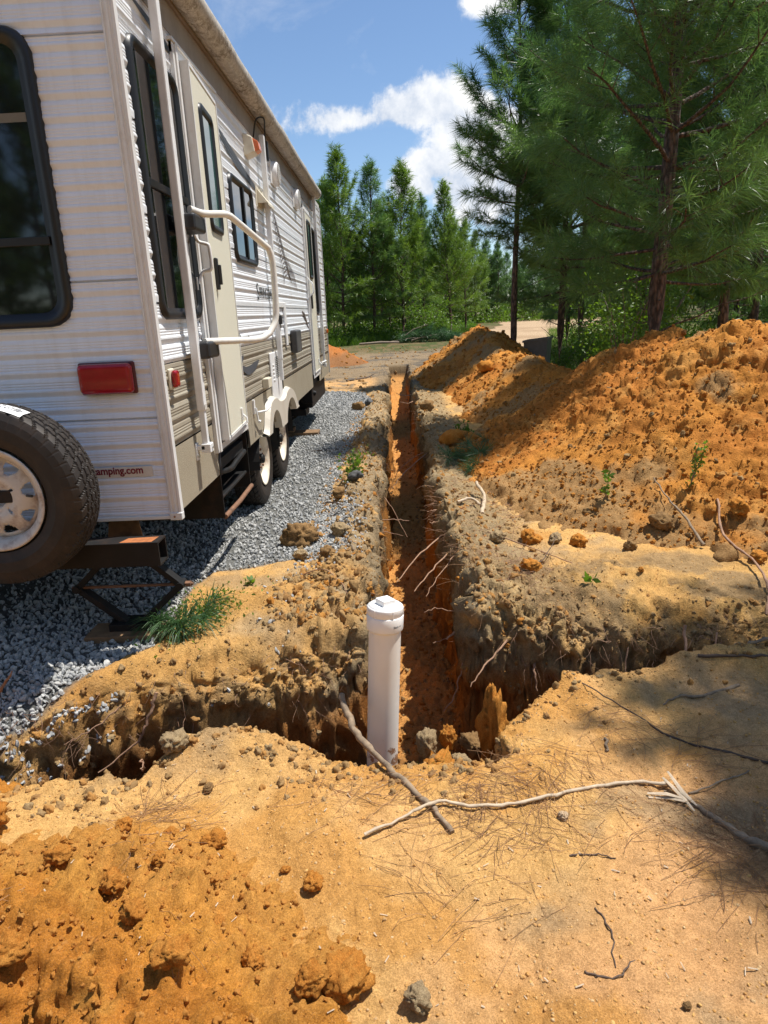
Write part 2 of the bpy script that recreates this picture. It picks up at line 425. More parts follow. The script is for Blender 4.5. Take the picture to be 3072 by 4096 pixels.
def base_h(x, y):
    far = sst(22, 30, y) + sst(8, 14, np.abs(x)); far = np.clip(far, 0, 1)
    h = (.018 * fbm(x, y, 0, 1.1, 3, 1) + .012 * fbm(x, y, 0, 4.3, 3, 2)) * (1 - .8 * far)
    g = in_gravel(x, y)
    h = h * (1 - .7 * g) - .0 * g
    # thrown-up lip between trench and gravel, and along the right side
    xl, xr = trench_x(y)
    iny = sst(2.9, 3.6, y) * sst(19.5, 17.5, y)
    dl = xl - x; h = h + iny * .085 * np.exp(-((dl - .17) / .13) ** 2) * (1 + .5 * fbm(x, y, 0, 2.5, 3, 8)) * sst(14, 10, y)
    dr = x - xr; h = h + iny * .05 * np.exp(-((dr - .13) / .14) ** 2) * (1 + .6 * fbm(x, y, 0, 2.5, 3, 9))
    # tan mound beside cross trench, left
    h = h + .07 * np.exp(-((x + .55) / .32) ** 2 - ((y - 3.15) / .4) ** 2)
    # near-rim mounds
    h = h + .055 * np.exp(-((x + .66) / .17) ** 2 - ((y - 2.02) / .12) ** 2)
    h = h + .06 * np.exp(-((x - .62) / .14) ** 2 - ((y - 2.33) / .08) ** 2)
    h = h + .09 * np.exp(-((x - 1.3) / .22) ** 2 - ((y - 2.45) / .08) ** 2)
    h = h - .03 * np.exp(-((x + .1) / .3) ** 2 - ((y - 1.88) / .12) ** 2)
    h = h + .10 * np.exp(-((x - .9) / .5) ** 2 - ((y - 3.25) / .22) ** 2) + .05 * np.exp(-((x - .45) / .15) ** 2 - ((y - 3.2) / .25) ** 2)
    frc = far_rim(np.clip(x, -3.4, 3.5))
    sl = sst(.16, -.10, y - frc + .03 * fbm(x, y, 0, 3.0, 3, 12)) * (np.abs(x) < 3.5) * sst(0, .12, y - near_rim(np.clip(x, -3.4, 3.5)))
    h = h - sl * .24 * sst(-.12, -.30, x) * sst(-2.2, -1.5, x) - sl * .17 * sst(.34, .55, x)
    h = h + sst(2.6, 1.6, y) * sst(-.5, .4, y) * (.010 * fbm(x, y, 0, 3.4, 3, 71) + .006 * np.abs(fbm(x, y, 0, 8, 3, 72)))
    # shallow dip at left where the gravel spills to the cut
    h = h - .05 * np.exp(-((x + 1.55) / .25) ** 2 - ((y - 2.35) / .15) ** 2)
    return h
def trench_mask(x, y, nx=0.0, ny=0.0, w=.05):
    """1 inside the cut"""
    xl, xr = trench_x(y); xl = xl + nx; xr = xr - nx * .8
    main = sst(-w, w * .4, x - xl) * sst(-w, w * .4, xr - x) * sst(TR_END + .3, TR_END, y) * sst(1.9, 2.0, y)
    fr = far_rim(x) + ny - .05 * sst(.12, .3, np.abs(x - .06)); nr = near_rim(x) - ny * .4
    cross = sst(-w * .6, w * .4, y - nr) * sst(-w * 1.3, w * 1.0, fr - y) * sst(-3.6, -3.4, x) * sst(3.2, 3.0, x)
    return main, cross

def build_ground():
    # column positions: dense at the two walls of the long trench
    def prog(a, d0, g, end):
        out = [a]
        while out[-1] < end: out.append(out[-1] + d0); d0 *= g
        return out
    wl = np.linspace(-.235, -.145, 26); wr = np.linspace(.27, .37, 28)
    mid = np.arange(-.145 + .01, .27 - .004, .0105)
    lo = -np.array(prog(.235 + .008, .0095, 1.0085, 5)); lo2 = -np.array(prog(5.1, .2, 1.18, 300))
    hi = np.array(prog(.37 + .008, .0095, 1.0085, 5)); hi2 = np.array(prog(5.1, .2, 1.18, 300))
    U = np.unique(np.concatenate([lo2[::-1], lo[::-1], wl, mid, wr, hi, hi2]))
    # row positions as knots: 0..1 before near rim etc.
    n_a, n_w1, n_b, n_w2, n_c = 120, 26, 34, 34, 34
    rows = []
    for k in range(n_a): rows.append(('a', k / n_a))
    for k in range(n_w1): rows.append(('w1', k / n_w1))
    for k in range(n_b): rows.append(('b', k / n_b))
    for k in range(n_w2): rows.append(('w2', k / n_w2))
    for k in range(n_c): rows.append(('c', k / n_c))
    Y2 = prog(3.5, .014, 1.0047, 20); Y3 = prog(Y2[-1] + .12, .14, 1.12, 500)
    Yfar = np.array(Y2 + Y3)
    X = np.tile(U, (len(rows) + len(Yfar), 1))
    nr, fr = near_rim(np.clip(U, -3.4, 3.5)), far_rim(np.clip(U, -3.4, 3.5))
    kn = {'a': (np.full_like(U, .55), nr - .05), 'w1': (nr - .05, nr + .055), 'b': (nr + .055, fr - .06), 'w2': (fr - .06, fr + .07), 'c': (fr + .07, np.full_like(U, 3.5))}
    Y = [kn[z][0] * (1 - t) + kn[z][1] * t for z, t in rows] + [np.full_like(U, y) for y in Yfar]
    back = [np.full_like(U, y) for y in (-300, -60, -15, -4, -1, .2)]
    Y = np.array(back + Y); X = np.tile(U, (len(Y), 1))
    # follow the wavering walls
    xl, xr = trench_x(Y)
    tt = np.clip((X + .19) / (.49), 0, 1); fade = np.exp(-np.clip(np.abs(X - .06) - .3, 0, None) * 4)
    X = X + ((xl + .175) * (1 - tt) + (xr - .30) * tt) * fade
    nx = .026 * fbm(X * 0, Y, 0, 2.2, 5, 21, .65); ny = .034 * fbm(X, Y * 0, 0, 2.6, 3, 23, .5)
    main, cross = trench_mask(X, Y, nx, ny)
    dep = DEPTH + .03 * fbm(X, Y, 0, 2.5, 3, 25)
    dep = dep * np.where(Y > 12, 1 - .25 * sst(12, 19, Y), 1)
    cut = np.maximum(main, cross)
    Z0 = base_h(X, Y)
    # rubble heap in the floor of the junction
    heap = .55 * np.exp(-((X - .10) / .13) ** 2 - ((Y - 2.28) / .16) ** 2) + .40 * np.exp(-((X + .25) / .25) ** 2 - ((Y - 2.2) / .15) ** 2) \
        + .38 * np.exp(-((X - .42) / .10) ** 2 - ((Y - 2.62) / .12) ** 2)
    heap = heap + .10 * sst(8.2, 8.8, Y) * sst(9.8, 9.2, Y) * (Y > 5) + .25 * sst(15.5, 16.8, Y)
    Z = Z0 - cut * dep + cut * heap
    P = np.stack([X, Y, Z], -1)
    # normals of the base surface, then real relief along them
    dU = np.gradient(P, axis=1); dV = np.gradient(P, axis=0)
    Nn = np.cross(dU, dV); Nn /= np.linalg.norm(Nn, axis=-1, keepdims=True) + 1e-12
    steep = 1 - np.clip(Nn[..., 2], 0, 1)
    near = sst(26, 12, Y) * sst(14, 7, np.abs(X)) * (Y > .3)
    g = in_gravel(X, Y)
    x, y, z = X, Y, Z
    rim = np.exp(-np.minimum(np.abs(x - xl + .08) * .8, np.abs(x - xr - .06)) / .20) * (y > 2.5) * (y < TR_END)
    fr2 = far_rim(np.clip(x, -3.4, 3.5)); nr2 = near_rim(np.clip(x, -3.4, 3.5))
    rimc = np.exp(-np.abs(y - fr2) / .13) + .5 * np.exp(-np.abs(y - nr2) / .06)
    rimm = np.clip(rim + rimc, 0, 1) * (np.abs(x) < 4)
    bankr = sst(.3, .42, x) * sst(1.9, 1.3, x) * sst(2.75, 2.85, y) * sst(4.0, 3.6, y) + sst(.3, .4, x) * sst(.9, .7, x) * sst(3.6, 4, y) * sst(18, 14, y)
    rimm = np.maximum(rimm, .5 * bankr)
    rough = (.55 + 1.5 * rimm) * (1 - .75 * g)
    d = near * (1 - g) * (.15 + rimm) * .034 * np.abs(fbm(x, y, z, 8, 5, 37, .62)) + near * rough * (.010 * fbm(x, y, z, 9, 4, 31, .6) + .006 * fbm(x, y, z, 40, 3, 33, .7))
    cl = np.clip(fbm(x, y, 0, 1.6, 3, 35) + .25 + 1.0 * rimm, 0, 1.2) * (1 - g)
    flat = 1 - cut
    d = d + near * flat * cl * (.042 * rimm * clods(x, y, .095, 3, dens=.75) + .022 * rimm * clods(x, y, .042, 4, dens=.8))
    d = d + near * flat * (1 - g) * .0065 * clods(x, y, .034, 5, dens=.5) * (.4 + fbm(x, y, 0, 2.0, 2, 66).clip(0, 1))
    # cut faces: crumbly lumps, with smoother scraped parts low down
    wall = np.clip(steep * 1.5, 0, 1) * cut.clip(.02, 1) ** .3
    low = sst(-.15, -.3, z)
    crossw = np.clip(cross - main, 0, 1)
    d = d + near * wall * ((.062 * fbm(x, y, z, 6, 4, 41, .65) + .055 * crossw * (sst(-.20, -.10, z) - .5)) * (1 - .55 * low * (1 - crossw)) + .024 * fbm(x, y, z, 22, 3, 43, .65) * (1 - .6 * low * (1 - crossw)))
    d = d + near * wall * .034 * clods(x + y * 1.0, z, .075, 47, dens=.75) * (1 - low * (1 - crossw))
    # vertical bucket-tooth scrapes
    d = d + near * wall * low * (1 - crossw) * .030 * fbm(y * 9, z * 1.1, x, 1.0, 4, 48, .6)
    d = d + near * wall * low * .006 * np.sin((x * crossw + y) * 120 + 2 * fbm(x, y, 0, 3, 2, 44)) * .6
    d = d + near * np.where(cut > .8, 1, 0) * (1 - wall) * (.016 * clods(x, y, .06, 6, dens=.8) + .012 * clods(x, y, .03, 7) + .01 * np.sin(y * 85 + 2 * fbm(x, y, 0, 3, 2, 9)) * (crossw < .3))
    P = P + Nn * d[..., None]
    x, y, z = P[..., 0], P[..., 1], P[..., 2]
    # ---- colours of the materials themselves
    n1 = fbm(x, y, 0, .9, 4, 51) * .5 + .5; n2 = fbm(x, y, z, 3.1, 4, 53) * .5 + .5; n3 = fbm(x, y, z, 9, 3, 55) * .5 + .5
    col = np.zeros(x.shape + (3,)) + np.array(TAN)
    col = mixc(col, PINK, sst(.35, .75, n1) * sst(3.0, 1.6, y))
    col = mixc(col, (.55, .275, .07), sst(.55, .8, n2) * .75)
    col = mixc(col, (.36, .26, .15), sst(.62, .85, 1 - n2) * .7)
    # rim topsoil
    rs = np.clip(rim * 1.3, 0, 1) * sst(.25, .6, n3 + rim * .3)
    col = mixc(col, (.30, .235, .145), rs)
    rightband = sst(.25, .38, x) * sst(.95, .6, x) * sst(3.0, 3.3, y) * sst(18, 16, y)
    col = mixc(col, (.32, .24, .135), rightband * sst(.15, .5, n3 + .2))
    col = mixc(col, (.42, .30, .15), sst(.32, .45, x) * sst(1.1, .7, x) * sst(2.8, 2.95, y) * sst(3.5, 3.2, y) * .8)
    col = mixc(col, (.50, .30, .105), sst(.7, .9, x) * sst(2.9, 3.05, y) * sst(3.8, 3.4, y) * .8)
    col = mixc(col, (.27, .185, .095), sst(.34, .42, x) * sst(2.2, 1.8, x) * sst(2.8, 2.95, y) * sst(4.0, 3.4, y) * sst(.42, .62, .5 * n3 + .5 * (1 - n2)) * .85)
    leftband = sst(-.50, -.4, x) * sst(-.1, -.2, x) * sst(3.4, 4.0, y) * sst(19, 17, y)
    col = mixc(col, (.33, .25, .15), leftband * sst(.2, .6, n3 + .15))
    # left shoulder above the cross trench
    ls = sst(fr2 - .02, fr2 + .02, y) * sst(-1.35, -1.2, x) * sst(-.15, -.25, x) * sst(3.7, 3.4, y)
    col = mixc(col, (.52, .30, .10), ls * sst(.2, .6, n2 + .2) * .8)
    col = mixc(col, (.25, .175, .09), np.exp(-np.abs(y - fr2) / .08) * sst(.35, .65, n3) * (np.abs(x) < 4) * .8)
    # far yard
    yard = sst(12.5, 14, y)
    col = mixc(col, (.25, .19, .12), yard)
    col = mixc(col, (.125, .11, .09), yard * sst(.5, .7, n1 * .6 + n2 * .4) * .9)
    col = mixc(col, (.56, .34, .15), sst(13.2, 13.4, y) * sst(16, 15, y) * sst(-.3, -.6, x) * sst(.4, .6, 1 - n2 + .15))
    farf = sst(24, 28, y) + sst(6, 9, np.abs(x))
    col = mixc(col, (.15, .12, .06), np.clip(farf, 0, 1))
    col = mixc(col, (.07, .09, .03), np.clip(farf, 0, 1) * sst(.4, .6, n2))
    col = mixc(col, (.15, .155, .15), g)
    # cut faces by soil layer
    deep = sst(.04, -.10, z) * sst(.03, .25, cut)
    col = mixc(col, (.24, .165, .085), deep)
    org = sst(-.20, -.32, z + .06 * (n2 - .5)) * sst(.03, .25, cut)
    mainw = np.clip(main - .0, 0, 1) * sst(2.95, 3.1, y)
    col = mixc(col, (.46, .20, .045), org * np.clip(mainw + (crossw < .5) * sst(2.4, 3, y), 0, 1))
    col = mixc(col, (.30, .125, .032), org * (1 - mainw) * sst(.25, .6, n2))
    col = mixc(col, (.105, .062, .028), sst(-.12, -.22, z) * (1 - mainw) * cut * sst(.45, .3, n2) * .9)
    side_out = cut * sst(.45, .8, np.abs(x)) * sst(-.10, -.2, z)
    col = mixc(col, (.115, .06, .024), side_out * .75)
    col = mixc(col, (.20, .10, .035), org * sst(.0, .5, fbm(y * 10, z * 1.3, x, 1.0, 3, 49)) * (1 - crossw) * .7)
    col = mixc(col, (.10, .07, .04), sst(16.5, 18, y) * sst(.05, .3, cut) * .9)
    fl = np.where(cut > .85, 1, 0) * (1 - wall)
    col = mixc(col, (.56, .28, .085), fl * .8 * mainw)
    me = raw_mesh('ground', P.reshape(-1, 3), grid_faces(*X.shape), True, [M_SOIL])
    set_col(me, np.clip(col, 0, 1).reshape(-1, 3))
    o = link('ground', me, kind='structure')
    return P, X.shape
GP, GS = build_ground()
V_ = GP.reshape(-1, 3)
def bvh_of(P, shape, ysl=None):
    F = grid_faces(*shape)
    return P.reshape(-1, 3), F

# only the near part goes into the tree used for placing things
sel = (GP[:, 5, 1] > -2) & (GP[:, 5, 1] < 40)
r0, r1 = np.where(sel)[0][[0, -1]]
csel = np.where(np.abs(GP[r0 + 20, :, 0]) < 12)[0]; c0, c1 = csel[0], csel[-1]
sub = GP[r0:r1 + 1, c0:c1 + 1]
BV = BVHTree.FromPolygons(sub.reshape(-1, 3).tolist(), grid_faces(*sub.shape[:2]).tolist())
EXTRA = []
def gz(x, y, default=0.0):
    z = None
    for b in [BV] + EXTRA:
        h = b.ray_cast(Vector((x, y, 6)), Vector((0, 0, -1)))
        if h[0] is not None: z = h[0].z if z is None else max(z, h[0].z)
    return default if z is None else z

# ------------------------------------------------------------------ spoil piles
def build_pile(name, x0, x1, y0, y1, dx, crest, slope, lumps, label, cols, seed, round_=.12, fine=1.0, drop=0.0):
    xs = np.arange(x0, x1, dx); ys = [y0]
    while ys[-1] < y1: ys.append(ys[-1] + dx * max(1, ys[-1] / 6.0))
    X, Y = np.meshgrid(xs, np.array(ys))
    h = ridge(X + .10 * fbm(X, Y, 0, 1.3, 3, seed), Y + .10 * fbm(X, Y, 0, 1.2, 3, seed + 1), crest, slope, round_)
    toe = sst(.35, -.05, h)
    h = h - drop
    h = h + .03 * toe + .06 * fbm(X, Y, 0, 1.6, 4, seed + 2) * lumps + .025 * fbm(X, Y, 0, 5, 3, seed + 3) * lumps
    h = np.maximum(h, -.2)
    P = np.stack([X, Y, h], -1)
    dU = np.gradient(P, axis=1); dV = np.gradient(P, axis=0); Nn = np.cross(dU, dV); Nn /= np.linalg.norm(Nn, axis=-1, keepdims=True)
    cover = np.clip(.55 + .9 * fbm(X, Y, h, 1.5, 3, seed + 4), .2, 1.1)
    wx, wy = X + .02 * fbm(X, Y, 0, 14, 2, seed + 20), Y + .02 * fbm(X, Y, 0, 14, 2, seed + 21)
    d = fine * cover * (.030 * clods(wx, wy, .15, seed + 5, dens=.3) + .026 * clods(wx, wy, .08, seed + 6, dens=.5) + .018 * clods(wx, wy, .045, seed + 7, dens=.7))
    d = d + fine * (.014 * fbm(X, Y, h, 17, 4, seed + 8, .65) + .004 * fbm(X, Y, h, 80, 2, seed + 9))
    d = d + fine * cover * (.050 * np.abs(fbm(X, Y, h, 5.5, 5, seed + 30, .6)) + .018 * np.abs(fbm(X, Y, h, 19, 3, seed + 31, .6)))
    P = P + Nn * d[..., None]
    n1 = fbm(X, Y, h, 1.2, 4, seed + 10) * .5 + .5; n2 = fbm(X, Y, h, 6, 3, seed + 11) * .5 + .5
    col = np.zeros(X.shape + (3,)) + np.array(cols[0])
    col = mixc(col, cols[1], sst(.45, .75, n1)); col = mixc(col, cols[2], sst(.62, .85, n2) * .7)
    col = mixc(col, cols[3], sst(.6, .75, 1 - n1 + .25 * toe) * .85)
    me = raw_mesh(name, P.reshape(-1, 3), grid_faces(*X.shape), True, [M_SOIL]); set_col(me, np.clip(col, 0, 1).reshape(-1, 3))
    o = link(name, me); tag(o, label, 'dirt pile', 'piles of dug earth around the trench')
    EXTRA.append(BVHTree.FromPolygons(P.reshape(-1, 3)[:, :].tolist(), grid_faces(*X.shape).tolist()))
    return P, Nn, h
PCOL = [(.52, .225, .044), (.45, .175, .034), (.56, .28, .075), (.33, .21, .095)]
p1 = build_pile('dirt_pile', .35, 5.2, 3.1, 9.7, .0185, CREST1, .60, 1.0, 'tall orange clay pile along the right of the trench, nearest the camera', PCOL, 100)
p2 = build_pile('dirt_pile', .3, 3.9, 8.6, 18, .026, CREST2, .66, 1.0, 'lower peaked orange dirt pile farther along the trench by the thin pine', PCOL, 130)
p3 = build_pile('dirt_pile', -6.5, -.6, 18.8, 24, .06, CREST3, .6, 1.0, 'distant reddish dirt pile past the front end of the trailer', [(.42, .155, .04), (.36, .14, .04), (.45, .2, .07), (.25, .13, .06)], 160)
p4 = build_pile('dirt_pile', -2.9, .30, .25, 2.0, .0095, CREST4, .52, .8, 'low mound of loose crumbly orange sand in the bottom left corner', [(.52, .235, .040), (.47, .19, .032), (.56, .28, .06), (.50, .24, .055)], 190, .08, 1.55, .045)

def pile_scatter(name, P, h, n, smin, smax, col, nproto, seed, hmin=.0, sink=.35, pw=2.5, yr=None, **props):
    rng = np.random.RandomState(seed); Q = P.reshape(-1, 3); hh = h.ravel()
    w = (hh > hmin).astype(float)
    if yr: w = w * (Q[:, 1] < yr)
    cell = np.ones(len(Q)); w = w / w.sum()
    idx = rng.choice(len(Q), n, p=w)
    s = smin + (smax - smin) * rng.rand(n) ** pw
    pts = Q[idx] + rng.normal(0, .01, (n, 3)) * [1, 1, 0]; pts[:, 2] += s * (.25 - sink)
    return scatter(name, pts, s, col, nproto, seed=seed, kind='stuff', **props)
pile_scatter('orange_clods', p1[0], p1[2], 34000, .0025, .020, COL_CLOD, 6, 1, pw=4.0, label='loose orange clods over the tall pile')
pile_scatter('brown_clods', p1[0], p1[2] + 0, 1300, .005, .035, COL_CLODB, 6, 2, pw=3.2, label='grey brown clods on the tall pile')
pile_scatter('orange_clods', p2[0], p2[2], 5000, .006, .05, COL_CLOD, 6, 3, pw=4, label='loose orange clods over the peaked pile')
pile_scatter('orange_clods', p3[0], p3[2], 500, .01, .08, COL_CLOD, 6, 4, pw=3, label='clods on the distant pile')
pile_scatter('orange_clods', p4[0], p4[2], 9000, .001, .012, COL_CLOD, 6, 5, hmin=.0, pw=3.2, label='crumbs of orange sand on the low mound')

def ground_scatter(name, n, region, smin, smax, col, nproto, seed, pw=3, test=None, sink=.3, **props):
    rng = np.random.RandomState(seed); pts = []; sc = []
    (x0, x1, y0, y1) = region
    tries = 0
    while len(pts) < n and tries < n * 8:
        tries += 1
        y = y0 + (y1 - y0) * rng.rand() ** 1.6; x = x0 + (x1 - x0) * rng.rand()
        if test is not None and not test(x, y, rng): continue
        s = smin + (smax - smin) * rng.rand() ** pw
        h = BV.ray_cast(Vector((x, y, 3)), Vector((0, 0, -1)))
        if h[0] is None: continue
        pts.append((x, y, h[0].z + s * (.2 - sink))); sc.append(s)
    return scatter(name, np.array(pts), sc, col, nproto, seed=seed, kind='stuff', **props)
def t_soil(x, y, rng):
    return not (float(in_gravel(np.array([x]), np.array([y]))[0]) > .5)
def t_left(x, y, rng): return rng.rand() < .7 or y < 6
ground_scatter('bank_clods', 2600, (-.66, -.19, 2.9, 13), .004, .034, COL_CLODB, 6, 14, 3.2, t_left)
ground_scatter('bank_clods', 1700, (.33, .85, 2.9, 15), .004, .026, COL_CLODB, 6, 15, 3.0, t_left)
ground_scatter('bank_clods', 900, (-.66, .6, 2.9, 12), .004, .030, COL_CLOD, 6, 16, 3.2, t_left)
ground_scatter('yard_clods', 1500, (-6, 2.2, 13, 30), .01, .06, COL_CLODB, 6, 17, 3.5, lambda x, y, r: True)
def t_rim(x, y, rng):
    xl, xr = trench_x(y)
    d = min(abs(x - xl), abs(x - xr)) if y > 2.9 else 9
    d = min(d, abs(y - float(far_rim(x))), abs(y - float(near_rim(x))) * 1.5)
    return rng.rand() < math.exp(-d / .12) and t_soil(x, y, rng)
ground_scatter('soil_crumbs', 40000, (-2.0, 2.2, .9, 4.6), .0010, .0068, COL_CRUMB, 6, 11, 3.0, t_soil)
ground_scatter('rim_clods', 9000, (-1.8, 2.2, 1.7, 12), .0025, .022, COL_CLODB, 6, 12, 3.0, t_rim)
ground_scatter('trench_clods', 700, (-.16, .3, 2.2, 14), .004, .028, COL_CLOD, 6, 13, 3.0)

# ------------------------------------------------------------------ gravel pad
def build_gravel():
    rng = np.random.RandomState(5); pts = []; sc = []
    n = 90000
    # density falls with distance; far stones a little larger
    y = 2.2 + 11.3 * rng.rand(n) ** 1.7; x = -3.7 + 3.4 * rng.rand(n)
    keep = (in_gravel(x, y) > .5) & ((x > -1.9 - .12 * (y - 2)) | (rng.rand(n) < .25))
    x, y = x[keep], y[keep]
    s = (.0055 + .0135 * rng.rand(len(x)) ** 2.0) * np.interp(y, [2, 3.5, 5, 13], [1.15, 1.0, 1.0, 1.5])
    z = base_h(x, y) + s * .25 + rng.rand(len(x)) * .006
    # strays beyond the edge and on the lip beside the trench
    m = 1500
    ys = rng.uniform(2.4, 12, m); xs = -.62 + rng.exponential(.1, m) * rng.choice([1, 1, -1], m)
    k = (xs < -.2) & ((ys > 3.9) | (rng.rand(m) < .2)); xs, ys = xs[k], ys[k]
    k = rng.rand(2400); cx = -.45 + .09 * rng.normal(size=2400); cy = rng.choice([3.98, 4.3, 4.75], 2400) + .13 * rng.normal(size=2400)
    kk = (cx < -.22) & (cx > -.75); xs = np.concatenate([xs, cx[kk]]); ys = np.concatenate([ys, cy[kk]])
    # spill over the cut at the left
    q = 190; sx = rng.uniform(-1.9, -1.22, q); sy = np.interp(sx, [-1.9, -1.6, -1.36, -1.2], [2.16, 2.27, 2.40, 2.5]) - rng.exponential(.04, q) + .02
    xs = np.concatenate([xs, sx]); ys = np.concatenate([ys, sy])
    zs = np.array([gz(a, b) for a, b in zip(xs, ys)]); s2 = .007 + .009 * rng.rand(len(xs))
    P = np.stack([np.concatenate([x, xs]), np.concatenate([y, ys]), np.concatenate([z, zs + s2 * .4])], 1)
    scatter('gravel', P, np.concatenate([s, s2]), COL_GRAV, 8, seed=9, kind='stuff')
build_gravel()

# ------------------------------------------------------------------ travel trailer
M_SIDING = plain('white_siding', (.84, .875, .92), .28, var=.02, dirt=(.6, .57, .52), dirt_amt=.10, dscale=1.7)
def siding_mat(name, col, dirt):
    m, nt, p = newmat(name); tc = nt.nodes.new('ShaderNodeTexCoord'); mp = nt.nodes.new('ShaderNodeMapping'); mp.inputs['Scale'].default_value = (14, 14, .8)
    nt.links.new(tc.outputs['Object'], mp.inputs[0]); a = nnoise(nt, 1.0, 6, .7, vec=mp.outputs[0]); b_ = nnoise(nt, 1.3, 5, .6); g = nnoise(nt, 55, 5, .75)
    c = mixrgb(nt, mapr(nt, a.outputs[0], .48, .78, 0, .30), col, dirt); c = mixrgb(nt, mapr(nt, b_.outputs[0], .45, .75, 0, .22), c, dirt)
    c = mixrgb(nt, mapr(nt, g.outputs[0], .66, .74, 0, .35), c, dirt)
    nt.links.new(c, p.inputs['Base Color']); p.inputs['Roughness'].default_value = .32; return m
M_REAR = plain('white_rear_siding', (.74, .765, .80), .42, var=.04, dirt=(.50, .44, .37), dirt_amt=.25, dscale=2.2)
M_SIDING = siding_mat('white_side_siding_paint', (.86, .89, .93), (.52, .48, .42)); M_REAR = siding_mat('white_rear_siding_cooled', (.74, .80, .90), (.42, .40, .38))  # same white; rear copy darker, and bluer to cancel warm bounced light
M_TRIM = plain('white_trim', (.74, .735, .72), .4, var=.03, dirt=(.45, .38, .30), dirt_amt=.35, dscale=7)
M_WPAINT = plain('white_powder_coat', (.80, .80, .79), .42, var=.03, dirt=(.40, .36, .32), dirt_amt=.25, dscale=9)
M_CREAM = plain('cream_door', (.72, .69, .56), .5, var=.05, scale=150, bmp=.5, bscale=140)
M_CREAMP = plain('cream_plastic', (.72, .66, .52), .45, var=.05, dirt=(.40, .30, .18), dirt_amt=.4, dscale=9)
M_CREAMF = plain('cream_fender', (.64, .59, .50), .4, var=.03, dirt=(.42, .33, .22), dirt_amt=.35, dscale=6)
M_TAN = None
def tan_mat():
    m, nt, p = newmat('tan_siding')
    tc = nt.nodes.new('ShaderNodeTexCoord'); mp = nt.nodes.new('ShaderNodeMapping'); mp.inputs['Scale'].default_value = (1, 2.5, .35)
    nt.links.new(tc.outputs['Object'], mp.inputs[0])
    n = nnoise(nt, 3, 6, .6, vec=mp.outputs[0])
    w = nt.nodes.new('ShaderNodeTexWave'); w.wave_type = 'BANDS'; w.bands_direction = 'Z'; w.inputs['Scale'].default_value = 5.8; w.inputs['Distortion'].default_value = .4
    nt.links.new(tc.outputs['Object'], w.inputs['Vector'])
    c = mixrgb(nt, mapr(nt, w.outputs[0], .55, .95), (.300, .262, .20), (.43, .39, .31))
    c = mixrgb(nt, mapr(nt, n.outputs[0], .4, .7, 0, .35), c, (.23, .19, .13))
    nt.links.new(c, p.inputs['Base Color']); p.inputs['Roughness'].default_value = .45; return m
M_TAN = tan_mat()
M_TANP = plain('tan_textured_panel', (.36, .31, .225), .6, var=.10, scale=90, dirt=(.26, .20, .13), dirt_amt=.5, dscale=3, bmp=.8, bscale=170)
M_BLACK = plain('black_frame', (.011, .011, .012), .42, var=.1)
M_BLACKP = plain('black_plastic', (.02, .02, .022), .45, var=.1)
M_STEEL = plain('black_painted_steel', (.016, .0158, .016), .55, spec=.2, var=.2, dirt=(.09, .045, .025), dirt_amt=.35, dscale=7)
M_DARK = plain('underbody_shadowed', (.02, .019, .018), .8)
M_RUST = plain('rusty_steel', (.20, .10, .055), .8, var=.3, scale=20, dirt=(.06, .04, .03), dirt_amt=.8, dscale=12)
M_RUBBER = plain('tyre_rubber', (.026, .021, .018), .6, var=.15, dirt=(.075, .048, .03), dirt_amt=.45, dscale=6, spec=.35)
M_RIM = plain('white_steel_rim', (.60, .57, .52), .5, var=.10, scale=20, dirt=(.17, .075, .035), dirt_amt=.85, dscale=11)
M_RIMW = plain('cream_steel_rim', (.80, .72, .58), .5, var=.05, dirt=(.34, .17, .08), dirt_amt=.8, dscale=7)
M_RED = plain('red_lens', (.30, .004, .012), .13, var=.12, scale=30, coat=.5)
M_AMBER = plain('amber_lens', (.62, .13, .015), .3, var=.1, coat=.3)
M_CHROME = plain('bright_steel', (.6, .6, .6), .3, metal=.9)
M_DECAL = plain('black_decal', (.03, .035, .04), .5)
M_DECALB = plain('brown_decal', (.115, .085, .075), .5, var=.3)
M_DECALG = plain('slate_decal', (.075, .085, .10), .5)
M_MAROON = plain('maroon_print', (.17, .012, .03), .5)
M_CLEAR = plain('aged_clear_sticker', (.62, .60, .55), .35, var=.08, scale=40)
M_WOOD = plain('weathered_wood', (.22, .13, .065), .85, var=.3, scale=20)
def glass_mat(name, col, rough=.04):
    m, nt, p = newmat(name); p.inputs['Base Color'].default_value = (*col, 1); p.inputs['Roughness'].default_value = rough
    p.inputs['Specular IOR Level'].default_value = .9; p.inputs['IOR'].default_value = 1.5; return m
M_GLASS = glass_mat('tinted_window_glass', (.008, .009, .010))
M_GLASSG = glass_mat('green_grey_window_glass', (.02, .075, .065), .06)
def awning_mat():
    m, nt, p = newmat('awning_vinyl')
    tc = nt.nodes.new('ShaderNodeTexCoord'); mp = nt.nodes.new('ShaderNodeMapping'); mp.inputs['Scale'].default_value = (1, .55, 1)
    nt.links.new(tc.outputs['Object'], mp.inputs[0])
    n = nnoise(nt, 42, 9, .85, vec=mp.outputs[0], dist=.5); n2 = nnoise(nt, 5, 4, .6)
    c = mixrgb(nt, mapr(nt, n.outputs[0], .43, .56), (.60, .57, .52), (.17, .135, .095))
    sep = nt.nodes.new('ShaderNodeSeparateXYZ'); nt.links.new(tc.outputs['Object'], sep.inputs[0])
    c = mixrgb(nt, mapr(nt, n2.outputs[0], .35, .6, .0, .65), c, (.50, .47, .42))
    nt.links.new(c, p.inputs['Base Color']); p.inputs['Roughness'].default_value = .7; return m
M_AWN = awning_mat()

